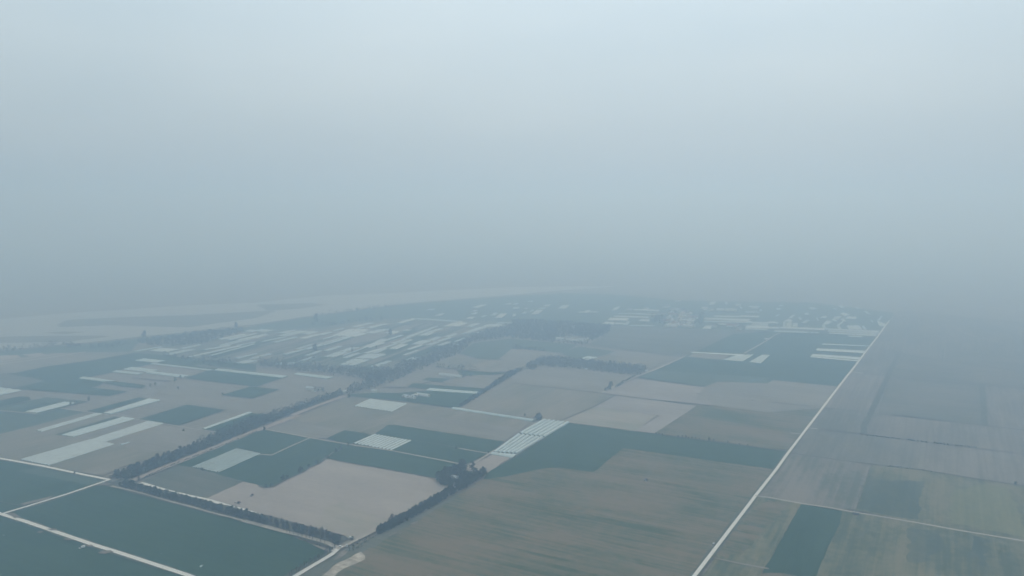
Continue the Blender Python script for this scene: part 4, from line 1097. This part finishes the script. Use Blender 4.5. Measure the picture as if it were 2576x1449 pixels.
woodland('undergrowth', P('B1', (300, 1455), (560, 1305), (660, 1250), (700, 1262), (600, 1330), (440, 1430), (380, 1470)), 5, 1.4, 'scrub along the canal bank', mat='leaf2', quads=7, leaf=.9)
woodland('undergrowth', P('B1', (520, 1150), (720, 1215), (690, 1240), (560, 1190)), 5, 1.8, 'scrub in the road bend', mat='leaf2', quads=8, leaf=.9)

# bare poplars along the bottom canal
for p in along(P('B1', (300, 1475), (400, 1418), (500, 1355), (600, 1296), (690, 1242), (720, 1222)), 24, .3):
    tree('thin', p, random.uniform(5.5, 8), 'slim bare tree on the bank of the pale canal at the bottom', 'slim bare trees on the canal bank', name='bare_tree')
# slim young trees along the light road
for p in along(P('B1', (260, 1062), (330, 1082), (420, 1106), (540, 1140), (640, 1172)), 11, .2):
    tree('thin', p, random.uniform(3, 4.5), 'short slim sapling beside the light dirt road', 'saplings beside the light dirt road', name='sapling')
# singles
for tl, x, y, kd, h, lab in (
        ('U0', 803, 1222, 'round', 8, 'round lone tree on tan land above the striped film roof'),
        ('U0', 1360, 1090, 'round', 6, 'small tree just below the dark strip, paler of two'),
        ('U0', 1406, 1078, 'round', 6, 'small tree by the field path, upper of two'),
        ('U0', 1612, 1108, 'bush', 4, 'low lone bush in the middle of the tan field'),
        ('U0', 1585, 1035, 'bush', 6, 'larger bush at the tan field corner by a film strip'),
        ('U0', 1640, 1015, 'bush', 6, 'bush touching the tip of a long film strip'),
        ('U0', 2018, 1165, 'bush', 4, 'bush at the tip of the small dark field'),
        ('U0', 643, 1258, 'round', 7, 'tree at the upper end of a white film roof, nearer the path'),
        ('U0', 685, 1252, 'round', 6, 'small tree at the top corner of a white film roof'),
        ('U0', 1307, 640, 'dense', 16, 'tall tree alone on the river dike'),
        ('U0', 2135, 548, 'dense', 13, 'dark tree on the dike upriver'),
        ('U1', 540, 765, 'dense', 16, 'tall tree amid film strips by the riverside wood'),
        ('U1', 870, 782, 'tall', 15, 'pointed tree amid film strips'),
        ('U1', 1217, 618, 'dense', 14, 'dark tree standing on a pale film strip'),
        ('U1', 1093, 745, 'bush', 7, 'bush in the strip fields'),
        ('U1', 545, 500, 'dense', 22, 'hazy large tree near the river bank'),
        ('U1', 835, 1190, 'bush', 6, 'round bush at the crossroads end of the pinkish road'),
        ('U2', 893, 1112, 'dense', 13, 'tall dark tree beside the thin pale track'),
        ('U2', 845, 1128, 'bush', 6, 'low bush below the tall tree at the track'),
        ('U2', 870, 1120, 'bush', 6, 'bush touching the tall tree at the track'),
        ('B2', 250, 42, 'dense', 11, 'tall dark tree at the top of the wide tunnels'),
        ('B2', 225, 40, 'dense', 10, 'dark tree over the end of the long tunnel'),
        ('B2', 262, 40, 'round', 7, 'lower tree touching the top of the wide tunnels'),
        ('B2', 113, 5, 'bush', 4, 'bush behind the long tunnel'),
        ('B1', 70, 132, 'bush', 5, 'bush where the thin path leaves the pinkish road'),
        ('B0', 1255, 590, 'brush', 6, 'brown bush at the near end of the pinkish road'),
        ('B1', 1235, 958, 'brush', 8, 'brown bare tree at the edge of the pale field'),
        ('B1', 1205, 962, 'brush', 4, 'low brown brush pile at the edge of the pale field'),
        ('B0', 1658, 142, 'bush', 3.5, 'low bush in the tan corner below the thin path'),
        ('B0', 680, 530, 'bush', 3, 'small bush on the upper concrete road verge'),
        ('B3', 2245, 630, 'bush', 4, 'dark bush on the long weedy ditch'),
        ('B0', 1832, 500, 'bush', 3.5, 'bush at the corner of the nearest tunnel block'),
        ('B1', 1815, 300, 'bush', 3, 'bush at the end of a short path in dark wheat'),
        ('B1', 2100, 345, 'bush', 3.5, 'bush beside the tunnel end in dark wheat')):
    tree(kd, P(tl, (x, y))[0], h, lab, None, name='shrub' if kd == 'bush' else 'tree', cat='shrub' if kd == 'bush' else 'tree')
for p, h in zip(P('B1', (95, 652), (140, 646), (250, 585), (275, 575), (400, 505), (385, 515), (470, 470), (545, 438), (640, 385), (720, 330), (765, 308), (830, 278)), (4, 4, 6, 5, 6, 5, 4, 5, 3.5, 5, 5, 5)):
    tree('bush', p, h, 'bush on the curving edge between dark wheat and the pale field', 'bushes on the wheat edge', name='shrub', cat='shrub', wide=.9)
for p, h in zip(P('B2', (1305, 172), (1332, 176), (1358, 180), (1508, 198), (1538, 202), (1572, 206), (1596, 210), (1630, 213), (1660, 216), (1692, 220), (1780, 232), (1822, 236), (1950, 255), (2060, 270), (2135, 276)), (3.5, 3, 3.5, 3.5, 4, 4, 3, 3.5, 4, 3, 5, 4, 4, 3, 3)):
    tree('bush', p, h, 'small bush on the upper edge of the long dark wheat field', 'bushes on the long wheat edge', name='shrub', cat='shrub', wide=.8)


def hedge(pts, width, h, label, spacing=3.0):
    """a continuous hedge: overlapping leaf clumps along ground points"""
    rng = random.Random(int(pts[0].x * 10) & 0xffff)
    bm = bmesh.new()
    tot = sum((b - a).length for a, b in zip(pts, pts[1:]))
    for p, q in zip(along(pts, max(2, int(tot / spacing))), along(pts, max(2, int(tot / spacing)))):
        for _ in range(int(5 + width)):
            c = Vector((p.x + rng.uniform(-.5, .5) * width, p.y + rng.uniform(-.5, .5) * width, .5 + h * rng.random() ** .8))
            leaf_quad(bm, c, rng.uniform(.8, 1.6) * (1 + h / 8), rng)
    o = link('hedge', mesh_of('hedge', bm, [M['leaf' if h > 2.2 or width < 6 else 'scrub']]))
    return tag(o, label, 'hedge')


hedge(P('B3', (890, 180), (1100, 206), (1200, 220)), 3.5, 1.6, 'low hedge along the ditch past the pale turnout')
hedge(P('B3', (1250, 224), (1440, 246)), 4, 2.0, 'dense low hedge before the gap in the ditch')
hedge(P('B3', (1490, 250), (1650, 268)), 4, 2.0, 'low hedge after the gap in the ditch')
hedge(P('B3', (1690, 272), (1880, 294)), 3.5, 2.0, 'last low hedge along the ditch')
hedge(P('B3', (1085, 463), (1380, 499), (1600, 535)), 3, 1.4, 'low hedge on the upper edge of the weedy fallow')
hedge(P('U1', (1835, 1285), (1960, 1205), (2060, 1140), (2200, 1050), (2318, 985)) + P('U2', (60, 940)), 8, 5, 'dark hedge climbing between the farm fields and the brown field')
hedge(P('U1', (2150, 1085), (2230, 1030), (2318, 965)), 8, 7, 'taller trees within the climbing hedge')
hedge(P('U2', (940, 1098), (1050, 1030), (1110, 1000)), 5, 3, 'low hedge beside the thin pale track')
hedge(P('U2', (0, 975), (40, 955), (90, 935)), 8, 5, 'bushy corner below the narrow wood')
hedge(P('B0', (1290, 575), (1500, 478), (1900, 322), (2318, 150)), 3, 1.6, 'weedy edge between pinkish road and dark wheat')

# ------------------------------------------------------------------ farm buildings
def house(p, L, W, h, rz, label, group=None, wall='wall_white', roof='roof_grey', detail=True, name='farmhouse', cat='house'):
    root = empty(name, (p.x, p.y, .5), rz)
    tag(root, label, cat, group)
    bm = bmesh.new()
    a = [(-L / 2, -W / 2), (L / 2, -W / 2), (L / 2, W / 2), (-L / 2, W / 2)]
    lo = [bm.verts.new((x, y, -.5)) for x, y in a]
    hi = [bm.verts.new((x, y, h)) for x, y in a]
    rh = h + W * .28
    g0, g1 = bm.verts.new((-L / 2, 0, rh)), bm.verts.new((L / 2, 0, rh))
    bm.faces.new((lo[0], lo[1], hi[1], hi[0]))
    bm.faces.new((lo[2], lo[3], hi[3], hi[2]))
    bm.faces.new((lo[1], lo[2], hi[2], g1, hi[1]))
    bm.faces.new((lo[3], lo[0], hi[0], g0, hi[3]))
    part('wall', bm, [M[wall]], root)
    bm = bmesh.new()
    e, t = .45, .18
    for s in (-1, 1):
        y0, z0 = s * (W / 2 + e), h - e * .56
        v = [bm.verts.new(q) for q in ((-L / 2 - e, y0, z0 + .03), (L / 2 + e, y0, z0 + .03), (L / 2 + e, 0, rh + .03), (-L / 2 - e, 0, rh + .03),
                                       (-L / 2 - e, y0, z0 + t), (L / 2 + e, y0, z0 + t), (L / 2 + e, 0, rh + t), (-L / 2 - e, 0, rh + t))]
        for q in ((0, 1, 2, 3), (7, 6, 5, 4), (0, 4, 5, 1), (1, 5, 6, 2), (3, 7, 4, 0)):
            bm.faces.new([v[i] for i in q])
    bmesh.ops.recalc_face_normals(bm, faces=bm.faces[:])
    part('roof', bm, [M[roof]], root)
    if detail:
        bm = bmesh.new()
        box(bm, 0, -W / 2 - .03, 1.0, 1.1, .08, 2.0)
        part('door', bm, [M['dark']], root)
        for x in (-L * .3, L * .3):
            bm = bmesh.new()
            box(bm, x, -W / 2 - .03, 1.5, 1.3, .08, 1.2)
            part('window', bm, [M['glass']], root)
    return root


N = lambda x, y: spot(x, y)
house(N(1701, 1799), 9, 6, 3.2, ROW_B, 'white walled farmhouse half hidden in the tree clump, nearer the pale field', roof='roof_white')
house(N(1752, 1797), 8, 6, 3.2, ROW_A, 'white gabled farmhouse in the tree clump on the side of the small lawn', roof='roof_white')
house(N(1719, 1812), 10, 5, 2.8, ROW_B, 'grey roofed shed between the hidden farmhouses', name='shed', cat='shed')
house(N(1717, 1827), 9, 5, 2.8, ROW_B, 'low grey roofed shed at the edge of the clump by the evergreen row', name='shed', cat='shed')
house(N(2004, 1576), 6, 5, 3.0, ROW_B, 'small pale hut at the end of the long single tunnel', name='hut', cat='hut', roof='roof_grey')
house(N(3209, 1934), 5, 3.5, 1.6, ROW_B, 'small dark roofed hut beside the thin dirt path', name='hut', cat='hut', wall='wall_brick', roof='dark', detail=False)
house(N(2421, 1806), 4.5, 3.5, 1.6, ROW_A, 'small dark shed alone in the wide brown field', name='shed', cat='shed', wall='wall_white', roof='dark', detail=False)
for x, y, L, W, rz, rf, lab in (
        (1165, 1461, 16, 7, ROW_B, 'roof_white', 'white roofed barn of the low barns above the diagonal belt'),
        (1180, 1466, 9, 6, ROW_A, 'roof_grey', 'grey roofed barn next to the white barn above the diagonal belt'),
        (1193, 1462, 12, 6, ROW_B, 'roof_grey', 'longer grey barn under bushes above the diagonal belt'),
        (1292, 1474, 9, 6, ROW_A, 'roof_white', 'small white house at the crossroads of the pinkish road'),
        (1405, 1472, 10, 6, ROW_B, 'roof_white', 'small white shed at the upper edge of the dark plot'),
        (1535, 1495, 22, 9, ROW_B, 'roof_white', 'wide pale roof of the small farmstead among trees'),
        (1552, 1491, 16, 8, ROW_A, 'roof_white', 'crosswise pale roof of the small farmstead'),
        (1586, 1488, 24, 8, ROW_B, 'roof_white', 'long pale roof at the open side of the small farmstead'),
        (1690, 1414, 46, 9, ROW_B, 'roof_white', 'very long white farm roof in the tan patches'),
        (2102, 1275, 22, 9, ROW_B, 'roof_white', 'white roof of the farm in the big wood, leftmost in its row'),
        (2118, 1276, 14, 9, ROW_B, 'roof_red', 'reddish roof of the farm in the big wood'),
        (2132, 1278, 14, 8, ROW_B, 'roof_white', 'small white roof beside the reddish roof in the wood'),
        (2172, 1283, 40, 9, ROW_B, 'roof_white', 'long white roof of the farm at the edge of the wood'),
        (2120, 1262, 40, 12, ROW_B, 'roof_grey', 'broad grey roof behind the white farm roofs'),
        (2185, 1272, 26, 10, ROW_B, 'roof_grey', 'second broad grey roof behind the white farm roofs'),
        (2150, 1229, 12, 8, ROW_B, 'roof_white', 'tiny white roof inside the big wood, first of a loose row'),
        (2180, 1230, 12, 8, ROW_A, 'roof_white', 'tiny white roof inside the big wood, middle of a loose row'),
        (2208, 1236, 12, 8, ROW_B, 'roof_white', 'tiny white roof inside the big wood, last of a loose row'),
        (2198, 1389, 4, 3.5, ROW_B, 'roof_white', 'tiny white pump hut at the narrow wood'),
        (2424, 1396, 6, 4, ROW_B, 'roof_white', 'tiny pale hut at the end of the narrow wood beside the track'),
        (2875, 1276, 8, 6, ROW_B, 'roof_white', 'tiny white hut on the track in the large wheat field')):
    house(N(x, y), L, W, 3.2, rz, lab, roof=rf, detail=False, name='barn' if L > 12 else 'shed', cat='barn' if L > 12 else 'shed')
rv = random.Random(5)
road = P('U2', (1470, 557), (1510, 490), (1545, 420))
VH = P('U2', (1420, 470), (1400, 500), (1440, 490), (1455, 520), (1430, 540), (1405, 545), (1450, 545), (1480, 505), (1530, 540), (1550, 520), (1570, 500), (1590, 530), (1610, 545), (1590, 550), (1600, 480), (1630, 490), (1560, 460), (1590, 440),
       (1610, 435), (1480, 445), (1450, 440), (1350, 435), (1490, 400), (1530, 410), (1520, 400), (1470, 395), (1570, 410), (1390, 370), (1500, 315), (1400, 365), (1640, 470), (1620, 510), (1500, 540), (1440, 425), (1060, 393), (1215, 385),
       (1830, 548), (1995, 540), (2055, 572), (1745, 385), (1805, 398), (1885, 398), (1962, 402), (2000, 404), (2200, 380), (2050, 358), (1985, 545), (2030, 535))
for p in VH:
    house(p, rv.uniform(13, 26), rv.uniform(8, 12), rv.uniform(3.2, 5.5), rv.choice((ROW_A, ROW_B)) + rv.uniform(-.1, .1), 'hazy pale roofed house in the far village', 'houses of the far village', roof=rv.choice(('roof_white', 'roof_white', 'roof_grey', 'roof_red')), detail=False)

# ------------------------------------------------------------------ vehicles and small things in the fields
def wheels(root, xs, y, r):
    for x in xs:
        for s in (-1, 1):
            bm = bmesh.new()
            cyl(bm, (x, s * y - .1, r), (x, s * y + .1, r), r, 12)
            part('wheel', bm, [M['tyre']], root)


def car(p, rz, label, paint='paint_white', van=False):
    root = empty('van' if van else 'parked_car', (p.x, p.y, .9), rz)
    tag(root, label, 'van' if van else 'car')
    L, W = 4.6, 1.8
    bm = bmesh.new()
    prof = [(-2.3, .35), (-2.3, .95), (-1.5, 1.0), (1.2, 1.0), (2.25, .85), (2.3, .35)] if not van else [(-2.3, .35), (-2.3, 1.15), (1.5, 1.15), (2.25, 1.05), (2.3, .35)]
    A = [bm.verts.new((x, -W / 2, z)) for x, z in prof]
    B = [bm.verts.new((x, W / 2, z)) for x, z in prof]
    bm.faces.new(A)
    bm.faces.new(B[::-1])
    for i in range(len(prof)):
        j = (i + 1) % len(prof)
        bm.faces.new((A[j], A[i], B[i], B[j]))
    bmesh.ops.bevel(bm, geom=bm.edges[:], offset=.06, segments=1, affect='EDGES')
    bmesh.ops.recalc_face_normals(bm, faces=bm.faces[:])
    part('body', bm, [M[paint]], root)
    bm = bmesh.new()
    c0, c1, z0, z1 = (-1.6, 1.0, .98, 1.42) if not van else (-2.2, 1.7, 1.13, 1.75)
    vs = box(bm, (c0 + c1) / 2, 0, (z0 + z1) / 2, c1 - c0, W * .92, z1 - z0, taper=.84)
    part('cabin_glass', bm, [M['glass']], root)
    bm = bmesh.new()
    box(bm, (c0 + c1) / 2, 0, z1 + .05, (c1 - c0) * .86, W * .8, .09)
    part('roof', bm, [M[paint]], root)
    wheels(root, (-1.4, 1.45), W / 2 - .05, .33)
    return root


car(N(1277, 2056), ROW_B + .2, 'white car parked under trees at the road junction')
car(N(2675, 2048), ROW_A + math.pi, 'grey van with a pale roof beside the long concrete road', 'paint_silver', van=True)
# white light truck standing in the green field
p = N(307, 2060)
tr = empty('light_truck', (p.x, p.y, .9), direction(N(297, 2061), N(316, 2056)) + math.pi)
tag(tr, 'small white light truck in the green field below the front road', 'truck')
bm = bmesh.new(); box(bm, -1.1, 0, 1.35, 3.0, 1.8, 1.5)
part('cargo_box', bm, [M['paint_white']], tr)
bm = bmesh.new(); box(bm, 1.55, 0, .95, 1.5, 1.6, 1.0, taper=.9)
part('cab', bm, [M['paint_white']], tr)
bm = bmesh.new(); box(bm, 1.5, 0, 1.62, 1.1, 1.5, .4, taper=.85)
part('windscreen', bm, [M['glass']], tr)
wheels(tr, (-1.6, 1.5), .8, .36)
# small white booth at the bend
p = N(1301, 2054)
bt = empty('booth', (p.x, p.y, .9), ROW_A)
tag(bt, 'small upright white booth at the bend of the light path', 'booth')
bm = bmesh.new(); box(bm, 0, 0, 1.1, 1.3, 1.3, 2.2)
part('wall', bm, [M['paint_white']], bt)
bm = bmesh.new(); box(bm, 0, 0, 2.29, 1.7, 1.7, .16, taper=.85)
part('roof', bm, [M['roof_white']], bt)
bm = bmesh.new(); box(bm, .67, 0, .95, .05, .7, 1.7)
part('door', bm, [M['roof_grey']], bt)


def tractor(p, rz, label, boom):
    root = empty('tractor', (p.x, p.y, .9), rz)
    tag(root, label, 'tractor')
    bm = bmesh.new(); box(bm, .9, 0, 1.0, 1.7, .8, .7, taper=.9); box(bm, -.3, 0, .8, 1.2, .9, .4)
    part('bonnet', bm, [M['paint_red']], root)
    bm = bmesh.new(); box(bm, -.55, 0, 1.75, 1.1, 1.2, 1.1, taper=.85)
    part('cab', bm, [M['glass']], root)
    bm = bmesh.new(); box(bm, -.55, 0, 2.36, 1.3, 1.4, .1)
    part('cab_roof', bm, [M['paint_red']], root)
    for x, y, r in ((-.7, .8, .72), (1.4, .7, .42)):
        for s in (-1, 1):
            bm = bmesh.new()
            cyl(bm, (x, s * y - .2, r), (x, s * y + .2, r), r, 14)
            part('wheel', bm, [M['tyre']], root)
    if boom:
        bm = bmesh.new()
        box(bm, -2.2, 0, 1.0, .25, 9.5, .3)
        cyl(bm, (-2.2, 0, 1.0), (-.9, 0, 1.0), .15)
        for k in range(-9, 10, 2):
            box(bm, -2.2, k * .48, .55, .18, .18, .7)
        part('implement_bar', bm, [M['steel']], root)
        bm = bmesh.new(); box(bm, -1.5, 0, 1.35, .8, 1.1, .7)
        part('tank', bm, [M['paint_green']], root)
    else:
        bm = bmesh.new()
        box(bm, -2.6, 0, .55, 1.6, 2.6, .5)
        cyl(bm, (-1.8, 0, .7), (-.9, 0, .8), .12)
        part('harrow', bm, [M['steel']], root)
    return root


tractor(N(947, 1861), R(80), 'dark tractor pulling a harrow in the large pale field', False)
wide = direction(N(885, 1889), N(909, 1896))
tractor(N(896, 1890), wide + R(90), 'tractor with a wide boom near the tree row in the pale field', True)
# scattered film scraps and other small pale things
def scrap(p, s, label, seed, group=None, name='plastic_scrap', mat='film'):
    rng = random.Random(seed)
    bm = bmesh.new()
    n = 5
    g = [[bm.verts.new(((i - n / 2) * s / n + rng.uniform(-.1, .1) * s, (j - n / 2) * s * .5 / n + rng.uniform(-.06, .06) * s, rng.uniform(0, .16) * s ** .5)) for j in range(n + 1)] for i in range(n + 1)]
    for i in range(n):
        for j in range(n):
            if rng.random() > .22:
                bm.faces.new((g[i][j], g[i + 1][j], g[i + 1][j + 1], g[i][j + 1]))
    bmesh.ops.delete(bm, geom=[v for v in bm.verts if not v.link_faces], context='VERTS')
    o = link(name, mesh_of(name, bm, [M[mat]]))
    o.location = (p.x, p.y, 1.0)
    o.rotation_euler = (0, 0, rng.uniform(0, 3.1))
    return tag(o, label, 'plastic scrap', group)


for k, (x, y, sz, lab) in enumerate(((755, 2127, 5, 'torn white film scrap in the big front wheat field near the frame bottom'), (235, 1974, 2, 'white speck of film in the front wheat field near the front road'),
                        (605, 2081, 2, 'tiny film scrap in the middle of the front wheat field'), (3265, 1982, 4, 'white film scrap in the weedy fallow past the dark rectangle'),
                        (3523, 2060, 2.5, 'small film scrap in the fallow above the curled one'), (3580, 2032, 2, 'tiny scrap in the fallow near the dirt path'),
                        (3543, 1971, 4, 'pale rubble on the far side of the dirt path'), (2822, 1600, 3, 'pale scrap in the field'), (1413, 2100, 4, 'pale film scrap in the brown field, larger of a few'),
                        (1400, 2106, 2.5, 'small pale scrap beside the larger one in the brown field'), (1436, 2119, 3, 'pale scrap nearest the frame bottom in the brown field'),
                        (1448, 2023, 3.5, 'pale scrap in the brown field near the grassy margin'), (1490, 2000, 3.5, 'thin pale scrap trail in the brown field'),
                        (1455, 2040, 3, 'faint pale scrap in the brown field'), (15, 2012, 3, 'pale scrap at the picture edge in the green field'))):
    scrap(N(x, y), sz * (.7 if 'brown' in lab else .9), lab, k, mat='straw' if 'brown' in lab else 'film')
# curled white film: a crescent
p = N(3561, 2108)
bm = bmesh.new()
ring = []
for i in range(13):
    a = R(-120 + 240 * i / 12)
    w = .9 + .5 * math.sin(math.pi * i / 12)
    ring.append((bm.verts.new((math.cos(a) * (2.2 - w / 2), math.sin(a) * (2.2 - w / 2), .05)), bm.verts.new((math.cos(a) * 2.2, math.sin(a) * 2.2, .3)), bm.verts.new((math.cos(a) * (2.2 + w / 2), math.sin(a) * (2.2 + w / 2), .05))))
for a, b in zip(ring, ring[1:]):
    bm.faces.new((a[0], b[0], b[1], a[1]))
    bm.faces.new((a[1], b[1], b[2], a[2]))
o = link('plastic_scrap', mesh_of('plastic_scrap', bm, [M['film']]))
o.location = (p.x, p.y, 1.0)
tag(o, 'curled crescent of white film in the weedy fallow', 'plastic scrap')
# low white tank at the field corner
p = N(1316, 2021)
tk = empty('water_tank', (p.x, p.y, .9), ROW_B)
tag(tk, 'low white tank at the corner of the pale field', 'tank')
bm = bmesh.new(); cyl(bm, (-1.5, 0, .8), (1.5, 0, .8), .7, 12)
part('barrel', bm, [M['paint_white']], tk)
bm = bmesh.new(); box(bm, -.9, 0, .1, .25, 1.2, .5); box(bm, .9, 0, .1, .25, 1.2, .5)
part('cradle', bm, [M['steel']], tk)
tree('bush', N(1322, 2023), 2.6, 'dark bush touching the low white tank', None, name='shrub', cat='shrub')
for x, y, lab in ((2620, 1480, 'small dark heap in the pale field by the thin track'), (2822, 1504, 'dark heap of spoil in the tan field'), (2650, 1524, 'small spoil heap at the corner of the pale field')):
    p = N(x, y)
    rng = random.Random(x)
    bm = bmesh.new()
    bmesh.ops.create_icosphere(bm, subdivisions=3, radius=2.2)
    for v in bm.verts:
        v.co *= rng.uniform(.85, 1.15)
        v.co.x *= 1.8
        v.co.z = max(-.3, v.co.z * .5)
    o = link('spoil_heap', mesh_of('spoil_heap', bm, [M['ditch']]))
    o.location = (p.x, p.y, .8)
    o.rotation_euler = (0, 0, ROW_B)
    tag(o, lab, 'heap')

# ------------------------------------------------------------------ haze
bm = bmesh.new()
box(bm, 0, 4000, (HAZE_TOP - 1.0) / 2, 30000, 26000, HAZE_TOP + 1.0)
m, t = new_mat('even haze')
o = t.nodes.new('ShaderNodeOutputMaterial')
m.cycles.volume_sampling = 'DISTANCE'
v = t.nodes.new('ShaderNodeVolumePrincipled')
v.inputs['Color'].default_value = HAZE_COLOR
v.inputs['Density'].default_value = HAZE_DENSITY
v.inputs['Anisotropy'].default_value = HAZE_G
v.inputs['Absorption Color'].default_value = HAZE_ABSORB
t.links.new(v.outputs[0], o.inputs['Volume'])
tag(link('haze', mesh_of('haze', bm, [m])), 'even grey blue haze over the plain', None, None, 'stuff')
